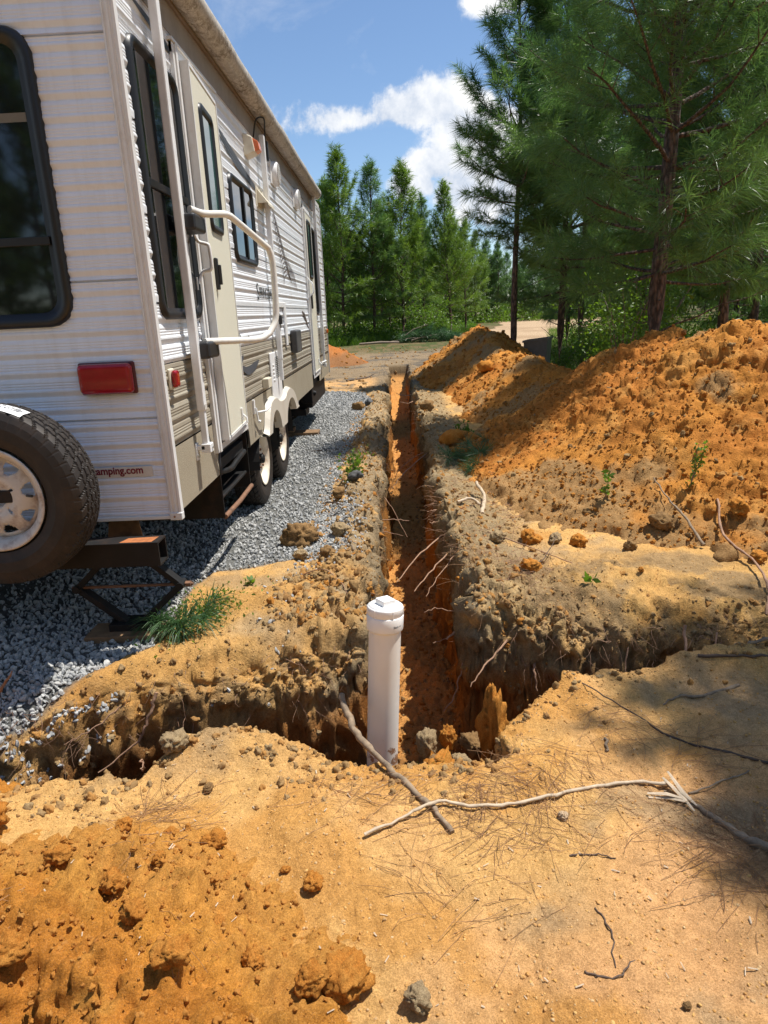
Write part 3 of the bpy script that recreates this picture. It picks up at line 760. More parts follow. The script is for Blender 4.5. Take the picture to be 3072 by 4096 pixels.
RV = empty('travel_trailer', (-2.2, 6.6, 0))
tag(RV, 'white and tan corrugated travel trailer parked on grey gravel beside the trench', 'travel trailer')
SX = -.99; RY = 2.90; FY = 10.27; TOP = 2.845; LX = -3.42; BOT = .605
def SP(y, z, w=0.0): return (SX + w, y, z)       # side wall frame
def RP(x, z, w=0.0): return (x, RY - w, z)       # rear wall frame

def rib(z, z0, per, nper=4):
    """outward offset of the corrugation"""
    t = ((z - z0) / per) % 1.0; k = int(math.floor((z - z0) / per + 1e-6))
    pts = [(0, -.005), (.06, -.0045), (.28, .0044), (.36, .0044), (.45, .0), (.52, .0018), (.59, .0), (.66, .0018), (.73, .0), (.80, .0018), (.88, .0005), (.96, -.001), (1.0, -.005)]
    o = float(np.interp(t, [a for a, b in pts], [b for a, b in pts]))
    return o
RIBT = [0, .06, .28, .36, .45, .52, .59, .66, .73, .80, .88, .96]
def corrugated(name, T, u0, u1, z0, z1, zb, per, mat, joints, flip, ulist=None):
    zs = set([z0, z1])
    k = math.floor((z0 - zb) / per) - 1
    while zb + k * per < z1:
        for t in RIBT:
            z = zb + (k + t) * per
            if z0 < z < z1: zs.add(z)
        k += 1
    out = {z: rib(z, zb, per) for z in zs}
    for j in joints:
        if z0 < j < z1:
            for z in list(zs):
                if abs(z - j) < .006: zs.discard(z)
            for dz, o in ((-.0055, .002), (-.002, -.011), (.002, -.011), (.0045, .003)):
                zs.add(j + dz); out[j + dz] = o
    zs = sorted(zs); us = ulist or list(np.linspace(u0, u1, 10))
    vs = [T(u, z, out[z]) for z in zs for u in us]; n = len(us); fs = []
    for i in range(len(zs) - 1):
        for k in range(n - 1):
            f = (i * n + k, i * n + k + 1, (i + 1) * n + k + 1, (i + 1) * n + k)
            fs.append(f if not flip else f[::-1])
    b = MB(); b.add(vs, fs); return b.build(name, mat, RV)
# white siding, tan siding, textured skirt on the door side
SJ = [1.50, 1.845, 2.19, 2.527, 2.692]
corrugated('white_side_siding', SP, RY + .01, FY, 1.25, TOP, 1.50, .0863, M_SIDING, SJ, False)
corrugated('tan_side_siding', SP, RY + .01, FY, .893, 1.247, 1.247, .0886, M_TAN, [1.247], False)
def rr(u0, u1, v0, v1, r, n=5):
    """rounded rectangle outline"""
    o = []
    for cx, cy, a0 in ((u1 - r, v1 - r, 0), (u0 + r, v1 - r, 90), (u0 + r, v0 + r, 180), (u1 - r, v0 + r, 270)):
        for k in range(n + 1):
            a = R(a0 + 90 * k / n); o.append((cx + r * math.cos(a), cy + r * math.sin(a)))
    return o
# textured lower skirt pieces with the step recess and the two wheel arches
WY = (5.20, 6.10); WR = .36
def skirt(y0, y1, name='skirt_panel'):
    b = MB(); n = max(2, int((y1 - y0) / .02)); ys = np.linspace(y0, y1, n + 1)
    for a, c in zip(ys[:-1], ys[1:]):
        def lowz(y):
            z = BOT
            if 3.66 < y < 4.40: z = .735
            for w in WY:
                if abs(y - w) < .375: z = max(z, .36 + math.sqrt(.375 ** 2 - (y - w) ** 2) + 0.0)
            return z
        za, zc = lowz(a + 1e-4), lowz(c - 1e-4)
        if za > .885 or zc > .885: continue
        b.add([SP(a, za, .001), SP(c, zc, .001), SP(c, .889, .001), SP(a, .889, .001)], [(0, 1, 2, 3)])
        b.add([SP(a, za, .001), SP(c, zc, .001), SP(c, zc, -.03), SP(a, za, -.03)], [(3, 2, 1, 0)])
    return b.build(name, M_TANP, RV)
for y0, y1 in ((RY + .01, 3.66), (3.66, 4.40), (4.40, 4.56), (4.563, 6.66), (6.663, 8.17), (8.90, 9.30), (9.303, FY)): skirt(y0, y1)
# rear wall
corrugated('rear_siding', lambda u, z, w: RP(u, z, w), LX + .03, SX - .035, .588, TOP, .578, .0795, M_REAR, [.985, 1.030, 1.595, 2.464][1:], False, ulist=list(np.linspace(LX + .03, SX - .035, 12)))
MB().box((LX + .02, RY - .012, .575), (SX - .03, RY + .02, .592)).build('rear_lower_lip', M_TRIM, RV, .003)
# corner trim: ribbed aluminium
def corner_trim(name, x, y, sx, sy, z0, z1):
    pr = [(-.040, -.006), (-.040, -.012), (-.033, -.016), (-.030, -.011), (-.024, -.011), (-.021, -.017), (-.012, -.018), (-.009, -.012), (-.003, -.012), (.004, -.018), (.012, -.016), (.014, -.008), (.014, .012), (.006, .014)]
    b = MB(); l0 = [(x + a * sx, y + c * sy, z0) for a, c in pr]; l1 = [(x + a * sx, y + c * sy, z1) for a, c in pr]
    b.loft([l0, l1]); return b.build(name, M_TRIM, RV)
corner_trim('corner_trim', SX, RY, 1, 1, .60, TOP + .01)
corner_trim('corner_trim', SX, FY, 1, -1, .60, TOP + .01)
corner_trim('corner_trim', LX, RY, -1, 1, .60, TOP + .01)
cap = MB().box((SX - .041, RY - .022, .572), (SX + .015, RY + .014, .607)).build('trim_cap', M_TRIM, RV, .004)
sc_ = MB(); sc_.tube([(SX - .018, RY - .024, .59), (SX - .018, RY - .028, .59)], .0045, 10); sc_.build('screw', M_RUST, cap)
# roof, far walls, floor pan
b = MB(); prof = [(SX + .005, TOP), (SX + .005, TOP + .05), (SX - .03, TOP + .075), (-2.2, TOP + .16), (LX + .03, TOP + .075), (LX - .005, TOP + .05), (LX - .005, TOP)]
b.loft([[(x, RY - .005, z) for x, z in prof], [(x, FY + .005, z) for x, z in prof]], cap0=True, cap1=True); b.build('roof', plain('white_rubber_roof', (.62, .61, .58), .6), RV)
MB().box((LX, RY + .02, .6), (LX + .02, FY, TOP)).build('road_side_wall', M_SIDING, RV)
MB().box((LX, FY - .02, .6), (SX - .01, FY + .002, TOP)).build('front_wall', M_SIDING, RV)
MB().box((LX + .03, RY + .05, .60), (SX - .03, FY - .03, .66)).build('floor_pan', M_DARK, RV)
b = MB()
for x in (-1.62, -2.8): b.box((x - .03, RY - .10, .46), (x + .03, FY + .5, .60))
for y in (3.1, 4.6, 7.2, 9.9): b.box((-2.83, y - .03, .50), (-1.60, y + .03, .598))
b.build('chassis_frame', M_STEEL, RV)
# awning rail, soffit band and rolled awning
MB().box((SX, RY + .3, 2.826), (SX + .022, 9.38, 2.846)).build('awning_rail', plain('brown_rail', (.20, .15, .11), .6), RV, .003)
MB().box((SX, 3.2, 2.70), (SX + .006, 9.38, 2.826)).build('fascia_strip', plain('tan_fascia', (.30, .255, .21), .55), RV)
b = MB(); rng = random.Random(4); ys = np.linspace(3.18, 9.36, 60)
b.tube([(SX + .062 + .002 * math.sin(y * 5), y, 2.905 + .0025 * math.sin(y * 3.1)) for y in ys], [.066 + .0016 * math.sin(y * 9) for y in ys], 28)
aw = b.build('awning_roller', M_AWN, RV)
b = MB(); b.loft([[(SX + .03, y, 2.845) for y in (3.2, 9.36)] + [(SX + .09, y, 2.845) for y in (9.36, 3.2)], [(SX + .01, y, 2.852) for y in (3.2, 9.36)] + [(SX + .10, y, 2.862) for y in (9.36, 3.2)]], cap0=True, cap1=True)
b.build('valance_flap', M_AWN, aw)
for y in (3.17, 9.37): MB().tube([(SX + .062, y - .012, 2.905), (SX + .062, y + .012, 2.905)], .072, 24).build('end_cap', M_WPAINT, aw)

# windows
def window(T, u0, u1, v0, v1, r, name='window', fw=.045, bars=(), glass=None, depth=.024, vbar=None):
    b = MB(); L = []
    for k, (ins, w) in enumerate(((-.004, -.004), (.0, depth * .7), (.010, depth), (fw * .62, depth * .85), (fw * .7, .0120), (fw, .0115), (fw, .0095))):
        L.append([T(u, v, w) for u, v in rr(u0 + ins, u1 - ins, v0 + ins, v1 - ins, max(.012, r - ins * .7))])
    b.loft(L, smooth=False); fr = b.build(name, M_BLACK, RV)
    for p in [q for q in fr.data.polygons]: p.use_smooth = True
    g = MB(); ol = rr(u0 + fw * .9, u1 - fw * .9, v0 + fw * .9, v1 - fw * .9, max(.012, r - fw * .7)); g.add([T(u, v, .0098) for u, v in ol], [tuple(range(len(ol)))])
    g.build('pane', glass or M_GLASS, fr)
    for v in bars:
        MBT(T).bx(u0 + fw * .8, u1 - fw * .8, v - .016, v + .016, .009, .020).build('crossbar', M_BLACK, fr, .002)
    if vbar:
        MBT(T).bx(vbar - .02, vbar + .02, v0 + fw * .8, v1 - fw * .8, .009, .021).build('crossbar', M_BLACK, fr, .002)
    return fr
class MBT(MB):
    def __init__(s, T): super().__init__(); s.T = T
    def bx(s, u0, u1, v0, v1, w0, w1):
        vs = [s.T(u, v, w) for w in (w0, w1) for v in (v0, v1) for u in (u0, u1)]
        s.add(vs, [(0, 2, 3, 1), (4, 5, 7, 6), (0, 1, 5, 4), (2, 6, 7, 3), (0, 4, 6, 2), (1, 3, 7, 5)]); return s
    def poly(s, uv, w0, w1):
        return s.loft([[s.T(u, v, w0) for u, v in uv], [s.T(u, v, w1) for u, v in uv]], cap1=True)
window(SP, 2.985, 3.60, 1.435, 2.505, .07, bars=(1.975,))
window(SP, 4.56, 5.255, 1.775, 2.295, .07, vbar=4.93)
window(SP, 8.96, 9.24, 1.43, 2.47, .06, fw=.04)
window(lambda u, v, w: RP(u, v, w), -3.10, -1.315, 1.425, 2.500, .105, fw=.055, bars=(1.755,))

RW = [o for o in bpy.data.objects if o.name.startswith('window')][-1]
MBT(RP).bx(-3.04, -1.372, 2.180, 2.212, .0098, .0104).build('blind_rail', plain('dim_cream_blind', (.16, .14, .10), .5), RW)
# entry doors
def door(y0, y1, z0, z1, w0, w1, win, hinge_gap, ajar):
    """w0/w1: outward offset at the two vertical edges of the leaf"""
    root = empty('door', SP(y0, z0), parent=None); root.parent = RV; root.location = Vector(SP(y0, z0)) - RV.location
    off = lambda y: w0 + (w1 - w0) * (y - y0) / (y1 - y0)
    def T(u, v, w): return SP(u, v, off(u) + w)
    def put(b, name, mat, par=root, bev=0.0): return b.build(name, mat, par, bev)
    t = .036
    lf = MBT(T).bx(y0, y1, z0, z1, -t, 0)
    put(lf, 'leaf', M_CREAM, bev=.002)
    e = MBT(T)
    for a, c, d, f in ((y0 - .003, y0 + .013, z0 - .004, z1 + .004), (y1 - .013, y1 + .003, z0 - .004, z1 + .004), (y0, y1, z0 - .004, z0 + .012), (y0, y1, z1 - .012, z1 + .004)): e.bx(a, c, d, f, -t - .002, .004)
    put(e, 'edge_trim', M_TRIM)
    u0, u1, v0, v1 = win
    b = MB(); L = []
    fw = .045
    for ins, w in ((0, 0), (.004, .012), (.02, .016), (.036, .010), (.042, .002)):
        L.append([T(u, v, w) for u, v in rr(u0 + ins, u1 - ins, v0 + ins, v1 - ins, max(.012, .05 - ins * .7))])
    b.loft(L, smooth=True); wf = put(b, 'door_window', M_BLACK)
    g = MB(); ol = rr(u0 + .04, u1 - .04, v0 + .04, v1 - .04, .02); g.add([T(u, v, .003) for u, v in ol], [tuple(range(len(ol)))]); put(g, 'pane', M_GLASSG, wf) if False else put(g, 'door_pane', M_GLASSG)
    return root, T
d1, T1 = door(3.665, 4.33, .79, 2.60, .062, .026, (3.80, 4.13, 1.87, 2.475), 0, 1)
# door frame (jamb)
b = MBT(SP)
for a, c, d, f, w in ((3.585, 3.612, .73, 2.66, .020), (3.618, 3.648, .73, 2.66, .026), (4.335, 4.375, .73, 2.66, .016), (3.585, 4.375, 2.615, 2.66, .018), (3.60, 4.375, .735, .768, .018)): b.bx(a, c, d, f, .0, w)
jb = b.build('door_frame', M_TRIM, RV, .002)
MBT(SP).bx(3.648, 4.335, .768, 2.615, .001, .008).build('door_reveal', M_DARK, RV)
MBT(SP).bx(3.57, 4.39, 2.662, 2.675, 0, .026).build('drip_rail', M_TRIM, RV)
b = MBT(T1).bx(3.775, 3.815, 1.575, 1.735, .0, .018); hd = b.build('door_latch', M_BLACKP, d1, .006)
MBT(T1).bx(3.785, 3.80, 1.60, 1.70, .018, .034).build('paddle', M_BLACKP, d1, .004)
b = MBT(T1); b.bx(4.12, 4.15, .83, .90, 0, .010); b.tube([T1(4.135, .86, .01), T1(4.135, .84, .03), T1(4.135, .81, .032)], .006, 8); b.build('hold_back_catch', M_WPAINT, d1)
# folding grab handle beside the door
def pathS(pts, X): return [SP(y, z, w) for y, z, w in pts]
b = MB(); b.tube(bez(pathS([(3.58, 1.85, .015), (3.60, 1.80, .035), (3.60, 1.785, .075), (3.60, 1.77, .085), (3.60, 1.70, .088), (3.60, 1.665, .08), (3.60, 1.655, .04), (3.58, 1.60, .015)], 0), 5), .009, 8)
b.box(SP(3.565, 1.82, 0), SP(3.60, 1.88, .018)); b.box(SP(3.565, 1.57, 0), SP(3.60, 1.63, .018)); b.build('grab_handle', M_WPAINT, RV)
# large entry assist rail folded along the wall
b = MB()
def railpt(yp, zp):
    k = 2.93 / (.9 + .6 * yp); return Vector((-.9 * k, yp * k, 1.42 + (zp - 1.42) * k))
b.tube(bez([railpt(*q) for q in [(3.30, 1.905), (3.55, 1.918), (3.97, 1.970), (4.10, 1.978), (4.24, 1.974), (5.18, 1.917), (5.33, 1.90), (5.43, 1.84), (5.46, 1.74), (5.43, 1.52), (5.35, 1.40), (5.10, 1.325), (4.95, 1.305), (4.62, 1.287), (3.95, 1.305), (3.30, 1.325)]], 8), .0165, 14)
ar = b.build('entry_assist_rail', plain('cream_rail', (.76, .74, .68), .4, dirt=(.45, .22, .08), dirt_amt=.35, dscale=5), RV)
MBT(SP).bx(3.28, 3.47, 1.815, 1.890, .02, .115).build('rail_bracket', M_BLACKP, ar, .014, 3)
MBT(SP).bx(3.28, 3.47, 1.245, 1.325, .02, .115).build('rail_bracket', M_BLACKP, ar, .014, 3)

d2, T2 = door(8.25, 8.86, .76, 2.57, .030, .024, (8.36, 8.70, 1.84, 2.49), 0, 0)
b = MBT(SP)
for a, c, d, f, w in ((8.185, 8.235, .70, 2.62, .018), (8.87, 8.91, .70, 2.62, .018), (8.185, 8.91, 2.585, 2.62, .018), (8.185, 8.91, .70, .745, .02)): b.bx(a, c, d, f, 0, w)
b.build('door_frame', M_TRIM, RV, .002)
MBT(T2).bx(8.31, 8.37, 1.50, 1.66, 0, .02).build('door_latch', M_BLACKP, d2, .006)
b = MBT(T2); b.bx(8.68, 8.71, .82, .90, 0, .012); b.tube([T2(8.695, .86, .01), T2(8.695, .83, .04)], .008, 8); b.build('hold_back_catch', M_WPAINT, d2)
b = MB(); b.tube(bez(pathS([(8.17, 1.85, .015), (8.18, 1.80, .05), (8.18, 1.77, .075), (8.18, 1.68, .08), (8.18, 1.65, .05), (8.17, 1.60, .015)], 0), 5), .009, 8)
b.build('grab_handle', M_WPAINT, RV)
# awning arms
def arm(y, z0, z1, lean, foot, first=False):
    a = MBT(SP).bx(y, y + .048, z0 + .17, z1, .030, .068)
    ao = a.build('awning_arm', M_WPAINT, RV, .006)
    MBT(SP).bx(y + .007, y + .041, z0, z0 + .172, .034, .062).build('inner_tube', M_WPAINT, ao, .003)
    b = MBT(SP)
    if foot:
        b.bx(y - .004, y + .058, z0 - .035, z0 + .01, .028, .075); b.bx(y - .012, y + .03, z0 - .07, z0 + .015, 0, .010); b.bx(y - .004, y + .018, z0 - .02, z0 + .004, .008, .05)
        b.build('foot_bracket', M_WPAINT, ao, .004)
        MB().tube([SP(y - .004, z0 - .045, .010), SP(y - .004, z0 - .045, .018)], .009, 8).build('bolt', M_CHROME, ao)
        MB().tube([SP(y + .03, z0 - .012, .075), SP(y + .03, z0 - .012, .080)], .006, 8).build('bolt', M_CHROME, ao)
    return ao
a1 = arm(3.245, .835, 2.84, 0, True)
a2 = arm(5.66, .92, 2.74, 0, False)
a3 = arm(9.16, .80, 2.84, 0, True)
# star knob and black sleeve on the middle arm, thin rod at its foot
b = MB()
for k in range(6):
    a = k * math.pi / 3; b.box(SP(5.675 + .028 * math.cos(a) - .010, 1.40 + .028 * math.sin(a) - .010, .066), SP(5.675 + .028 * math.cos(a) + .010, 1.40 + .028 * math.sin(a) + .010, .088))
b.tube([SP(5.675, 1.40, .066), SP(5.675, 1.40, .09)], .03, 14); b.build('star_knob', M_BLACKP, a2)
MBT(SP).bx(5.80, 5.835, 1.33, 1.45, .02, .055).build('black_sleeve', M_BLACKP, a2, .008)
MBT(SP).bx(5.80, 5.83, 1.10, 1.34, .02, .045).build('inner_tube', M_WPAINT, a2, .003)
b = MB(); b.tube([SP(5.69, .92, .05), SP(5.69, .85, .05)], .005, 8); b.build('pin', M_BLACKP, a2)
b = MB(); b.tube(bez([SP(5.55, 2.70, .01), SP(5.50, 2.80, .05), SP(5.60, 2.83, .09), SP(5.72, 2.78, .07), SP(5.80, 2.66, .05)], 5), .006, 6); b.build('pull_strap', M_BLACKP, a2)
MBT(SP).bx(5.86, 5.90, 2.60, 2.74, .02, .06).build('black_sleeve', M_BLACKP, a2, .006)
# lights, vents, boxes
def marker(T, u, v, name, mat, s=(.052, .075)):
    o = MBT(T).bx(u - s[0] * .62, u + s[0] * .62, v - s[1] * .6, v + s[1] * .6, 0, .014).build(name, M_CREAMP, RV, .012, 3)
    return MBT(T).bx(u - s[0] / 2, u + s[0] / 2, v - s[1] / 2, v + s[1] / 2, .014, .040).build('lens', mat, o, .016, 4)
marker(SP, 3.0, 1.182, 'side_marker_lamp', M_RED)
marker(SP, 10.1, 1.20, 'side_marker_lamp', M_AMBER, (.05, .06))
# tail lamp
o = MBT(RP).bx(-1.335, -1.095, 1.138, 1.272, 0, .018).build('tail_lamp', plain('dark_red_housing', (.10, .01, .015), .4), RV, .022, 4)
MBT(RP).bx(-1.330, -1.100, 1.143, 1.267, .012, .052).build('lens', M_RED, o, .024, 5)
# porch lamp
b = MB(); y = 5.19; zc = 2.58
b.loft([[SP(y - .005, zc - .075, 0), SP(y + .155, zc - .075, 0), SP(y + .155, zc + .07, 0), SP(y - .005, zc + .07, 0)], [SP(y + .01, zc - .05, .075), SP(y + .14, zc - .05, .075), SP(y + .14, zc + .045, .06), SP(y + .01, zc + .045, .06)]], cap1=True)
o = b.build('porch_lamp', M_CREAMP, RV, .006)
b = MB(); b.loft([[SP(y + .018, zc - .048, .070), SP(y + .132, zc - .048, .070), SP(y + .132, zc + .04, .056), SP(y + .018, zc + .04, .056)], [SP(y + .03, zc - .035, .105), SP(y + .12, zc - .035, .105), SP(y + .12, zc + .02, .095), SP(y + .03, zc + .02, .095)]], cap1=True)
b.build('lens', M_AMBER, o, .004)
# hooded range vent
b = MB(); y0, y1, z0, z1 = 5.46, 5.80, 2.225, 2.345
b.box(SP(y0, z0 - .01, 0), SP(y1, z1 + .015, .010)); b.build('range_vent', M_CREAMP, RV, .003)
b = MB(); b.add([SP(y0 + .03, z1, .010), SP(y1 - .03, z1, .010), SP(y1 - .03, z0 + .02, .088), SP(y0 + .03, z0 + .02, .088), SP(y0 + .03, z0 + .02, .010), SP(y1 - .03, z0 + .02, .010), SP(y0 + .03, z0 + .004, .088), SP(y1 - .03, z0 + .004, .088)],
    [(0, 1, 2, 3), (0, 3, 4), (1, 5, 2), (3, 2, 7, 6)]); b.build('vent_hood', M_CREAMP, RV)
# two round outdoor speakers on white plates
for ys in (6.22, 7.55):
    o = MBT(SP).bx(ys, ys + .30, 2.50, 2.68, 0, .012).build('speaker', M_WPAINT, RV, .004)
    b = MB(); cx, cz = ys + .15, 2.595
    T = lambda x, y, h, cx=cx, cz=cz: SP(cx + x, cz + y, h)
    b.lathe([(.10, .012), (.095, .045), (.085, .055), (.0, .058)], T, 28); sp = b.build('speaker_face', M_WPAINT, o)
    b = MB()
    for k in range(-5, 6): b.box(SP(cx - math.sqrt(max(.0, .08 ** 2 - (k * .014) ** 2)), cz + k * .014 - .0035, .056), SP(cx + math.sqrt(max(.0, .08 ** 2 - (k * .014) ** 2)), cz + k * .014 + .0035, .0605))
    b.build('grille_bars', plain('grille_grey', (.55, .55, .53), .5) if 'grille_grey' not in bpy.data.materials else bpy.data.materials['grille_grey'], o)
# folding-table mount rails
for ya in (5.93, 6.30):
    MBT(SP).bx(ya, ya + .09, 1.17, 1.545, .004, .02).build('table_bracket', M_WPAINT, RV, .006)
MBT(SP).bx(5.93, 6.39, 1.50, 1.548, .003, .016).build('table_bracket', M_WPAINT, RV, .006)
MBT(SP).bx(6.62, 6.96, 1.085, 1.295, .004, .065).build('outlet_cover', plain('grey_cover', (.06, .062, .065), .5, dirt=(.25, .24, .22), dirt_amt=.4), RV, .012, 3)
# furnace vent door with louvres
o = MBT(SP).bx(5.40, 5.86, .757, 1.155, .002, .016).build('furnace_hatch', M_WPAINT, RV, .008, 3)
for k in range(11): MBT(SP).bx(5.60, 5.80, .955 + k * .0145, .961 + k * .0145, .014, .020).build('louvre_bar', M_BLACK if False else bpy.data.materials['grille_grey'], o)
b = MBT(SP).bx(5.60, 5.80, .950, 1.112, .012, .0165); b.build('louvre_backing', M_BLACKP, o)
for k in range(5): MBT(SP).bx(5.47, 5.54, .935 + k * .030, .943 + k * .030, .014, .021).build('louvre_bar', M_WPAINT, o)
MBT(SP).bx(5.06, 5.20, .918, .990, .002, .050).build('outlet_box', M_CREAMP, RV, .005)
b = MB(); b.box(SP(4.64, .79, 0), SP(4.675, .885, .014)); b.tube([SP(4.66, .80, .03), SP(4.80, .79, .06), SP(4.92, .80, .07)], .007, 8); b.tube([SP(4.66, .83, .02), SP(4.66, .735, .03)], .0065, 8); b.tube([SP(4.65, .735, .035), SP(4.69, .735, .035)], .008, 8); b.build('hatch_latch', M_WPAINT, RV)
b = MB(); b.box(SP(8.97, .80, 0), SP(9.0, .89, .014)); b.tube([SP(8.98, .83, .03), SP(9.2, .84, .07)], .010, 8); b.build('hatch_latch', M_WPAINT, RV)
MBT(SP).bx(9.26, 9.31, .93, 1.28, .0, .03).build('hook_panel', M_WPAINT, RV, .012)
MBT(SP).bx(3.375, 3.40, 1.10, 1.16, .0, .03).build('rubber_stop', M_BLACKP, RV, .006)
# fender skirt with two arches
def fender():
    out = [(4.90, .575), (4.97, .645), (5.03, .73), (5.11, .81), (5.27, .835), (5.40, .825), (5.48, .80), (5.58, .78), (5.70, .775), (5.83, .785), (5.90, .81), (6.03, .83), (6.18, .82), (6.34, .77), (6.46, .69), (6.58, .585)]
    pts = []; o = [v for v in bez([(y, z, 0) for y, z in out], 4)]
    def zt(y):
        ys = [v.x for v in o]; return float(np.interp(y, ys, [v.y for v in o]))
    b = MB(); ys = np.linspace(4.90, 6.58, 130)
    def zb(y):
        z = .585 if y < 5.5 or y > 5.85 else .55
        for c_, a_, b_ in ((5.30, .235, .225), (6.11, .31, .225)):
            if abs(y - c_) < a_: z = max(z, .50 + b_ * math.sqrt(1 - ((y - c_) / a_) ** 2))
        return z
    for y0, y1 in zip(ys[:-1], ys[1:]):
        a0, a1 = max(zt(y0), zb(y0) + .03), max(zt(y1), zb(y1) + .03); b0, b1 = zb(y0), zb(y1)
        w = .045
        b.add([SP(y0, b0, w), SP(y1, b1, w), SP(y1, a1 - .02, w), SP(y0, a0 - .02, w), SP(y1, a1, .004), SP(y0, a0, .004), SP(y0, b0, -.02), SP(y1, b1, -.02)],
              [(0, 1, 2, 3), (3, 2, 4, 5), (6, 7, 1, 0)], False)
    return b.build('fender_skirt', M_CREAMF, RV)
fender()
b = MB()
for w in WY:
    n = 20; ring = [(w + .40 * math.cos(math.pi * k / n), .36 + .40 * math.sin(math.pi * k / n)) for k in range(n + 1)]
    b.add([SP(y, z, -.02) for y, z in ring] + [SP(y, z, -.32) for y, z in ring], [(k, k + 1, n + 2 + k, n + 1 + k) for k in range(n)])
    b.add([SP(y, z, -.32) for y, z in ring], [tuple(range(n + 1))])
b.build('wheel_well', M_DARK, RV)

# wheels
def tyre_mesh(Rt=.36, W=.205, rr_=.205):
    prof = []  # (radius, axial) from inner bead around to outer bead
    sw = W / 2
    side = [(rr_, -.6), (rr_ + .012, -.86), (rr_ + .05, -1.0), (rr_ + .09, -1.02), (Rt - .035, -.95), (Rt - .018, -.87)]
    tread = [(Rt - .012 + .012 * (1 - (t * 1.0) ** 4) * 1.0, t * .86) for t in np.linspace(-.96, .96, 57)]
    prof = [(r, a * sw) for r, a in side] + [(r, a * sw) for r, a in tread] + [(r, -a * sw) for r, a in side[::-1]]
    n = 336; th = np.linspace(0, 2 * np.pi, n, endpoint=False)
    V = []
    for i, (r, a) in enumerate(prof):
        t = a / sw / .86
        rr2 = np.full(n, r)
        if len(side) <= i < len(side) + len(tread):
            zz = .035 * np.sign(np.sin(th * 42)) * 1.0
            g = np.zeros(n)
            for c in (-.56, -.2, .2, .56): g = np.maximum(g, sst(.055, .03, np.abs(t - c - (zz if abs(c) < .3 else zz * .8))))
            ph = (th * 42 / (2 * np.pi) + (1.3 * t + (.5 if t > 0 else 0))) % 1
            sip = sst(.12, .05, np.minimum(ph, 1 - ph)) * (1.0 if abs(t) > .56 else .55)
            rr2 = rr2 - .009 * np.maximum(g, sip)
        elif r > Rt - .05:
            ph = (th * 42 / (2 * np.pi)) % 1; rr2 = rr2 - .003 * sst(.12, .05, np.minimum(ph, 1 - ph))
        V.append(np.stack([rr2 * np.cos(th), rr2 * np.sin(th), np.full(n, a)], 1))
    V = np.array(V)
    return raw_mesh('tyre', V.reshape(-1, 3), grid_faces(V.shape[0], n, True), False, [M_RUBBER])
TY = tyre_mesh()
def rim_mesh(mat, holes=8):
    """axis +Z outward"""
    prof = [(.205, -.10), (.212, -.085), (.198, -.07), (.185, .0), (.180, .04), (.187, .072), (.196, .085), (.207, .088), (.209, .094), (.203, .098), (.192, .09), (.178, .078), (.170, .055), (.166, .035)]
    b = MB(); b.lathe(prof, lambda x, y, h: (x, y, h), 64)
    # dished disc with trapezoid openings
    nt_ = 128; rs = [.166, .158, .150, .140, .130, .120, .112, .100, .085, .072, .062, .050, .040]; hs = [.035, .037, .042, .050, .055, .060, .063, .067, .068, .066, .060, .058, .058]
    vs = [(r * math.cos(2 * math.pi * k / nt_), r * math.sin(2 * math.pi * k / nt_), h) for r, h in zip(rs, hs) for k in range(nt_)]
    fs = []
    for i in range(len(rs) - 1):
        for k in range(nt_):
            ph = (k + .5) / nt_ * holes % 1
            half = np.interp((rs[i] + rs[i + 1]) / 2, [.112, .155], [.14, .30])
            if .112 <= rs[i + 1] and rs[i] <= .152 and abs(ph - .5) < half: continue
            bp = (k + .5) / nt_ * 5 % 1
            if .062 <= rs[i + 1] and rs[i] <= .085 and abs(bp - .5) < .055: continue
            fs.append((i * nt_ + k, i * nt_ + (k + 1) % nt_, (i + 1) * nt_ + (k + 1) % nt_, (i + 1) * nt_ + k))
    b2 = MB(); b2.add(vs, fs, True)
    return b, b2
def wheel(loc, rot, rimmat, spare=False, name='wheel'):
    w = empty(name, Vector(loc) - RV.location); w.parent = RV; w.rotation_euler = rot
    t = link('tyre', TY, w)
    a, d = rim_mesh(rimmat)
    ro = a.build('rim', rimmat, w, local=False); do = d.build('rim_disc', rimmat, w, local=False)
    m = do.modifiers.new('s', 'SOLIDIFY'); m.thickness = .004
    if not spare:
        b = MB(); b.lathe([(.038, .055), (.038, .085), (.030, .095), (.0, .096)], lambda x, y, h: (x, y, h), 24); b.build('hub_cap', M_STEEL, w, local=False)
        for k in range(5):
            b = MB(); a_ = 2 * math.pi * (k + .5) / 5; b.lathe([(.010, .06), (.010, .078), (0, .08)], lambda x, y, h, a_=a_: (x + .073 * math.cos(a_), y + .073 * math.sin(a_), h), 6, False)
            b.build('lug_nut', M_RUST, w, local=False)
    return w
for y in WY: wheel((-1.15, y, WR + .005), (0, R(90), 0), M_RIMW)
for y in WY: wheel((-3.27, y, WR + .005), (0, R(-90), 0), M_RIMW)
b = MB(); b.box((-3.2, WY[0] - .03, .33), (-1.2, WY[0] + .03, .39)); b.build('axle', M_STEEL, RV)
MB().box((-3.2, WY[1] - .03, .33), (-1.2, WY[1] + .03, .39)).build('axle', M_STEEL, RV)
SPX, SPZ = -1.585, .79
spare = wheel((SPX, 2.60, SPZ), (R(90), R(11), 0), M_RIM, True, 'spare_wheel')
# spare hub bar and valve
b = MB(); b.box((SPX - .10, 2.535, SPZ - .02), (SPX + .075, 2.56, SPZ + .03), T=None); hb = b.build('mounting_bar', M_STEEL, RV, .004)
b = MB(); b.tube([(SPX + .135, 2.525, SPZ + .01), (SPX + .165, 2.505, SPZ + .012)], .006, 8); b.build('valve_stem', M_BLACKP, RV)
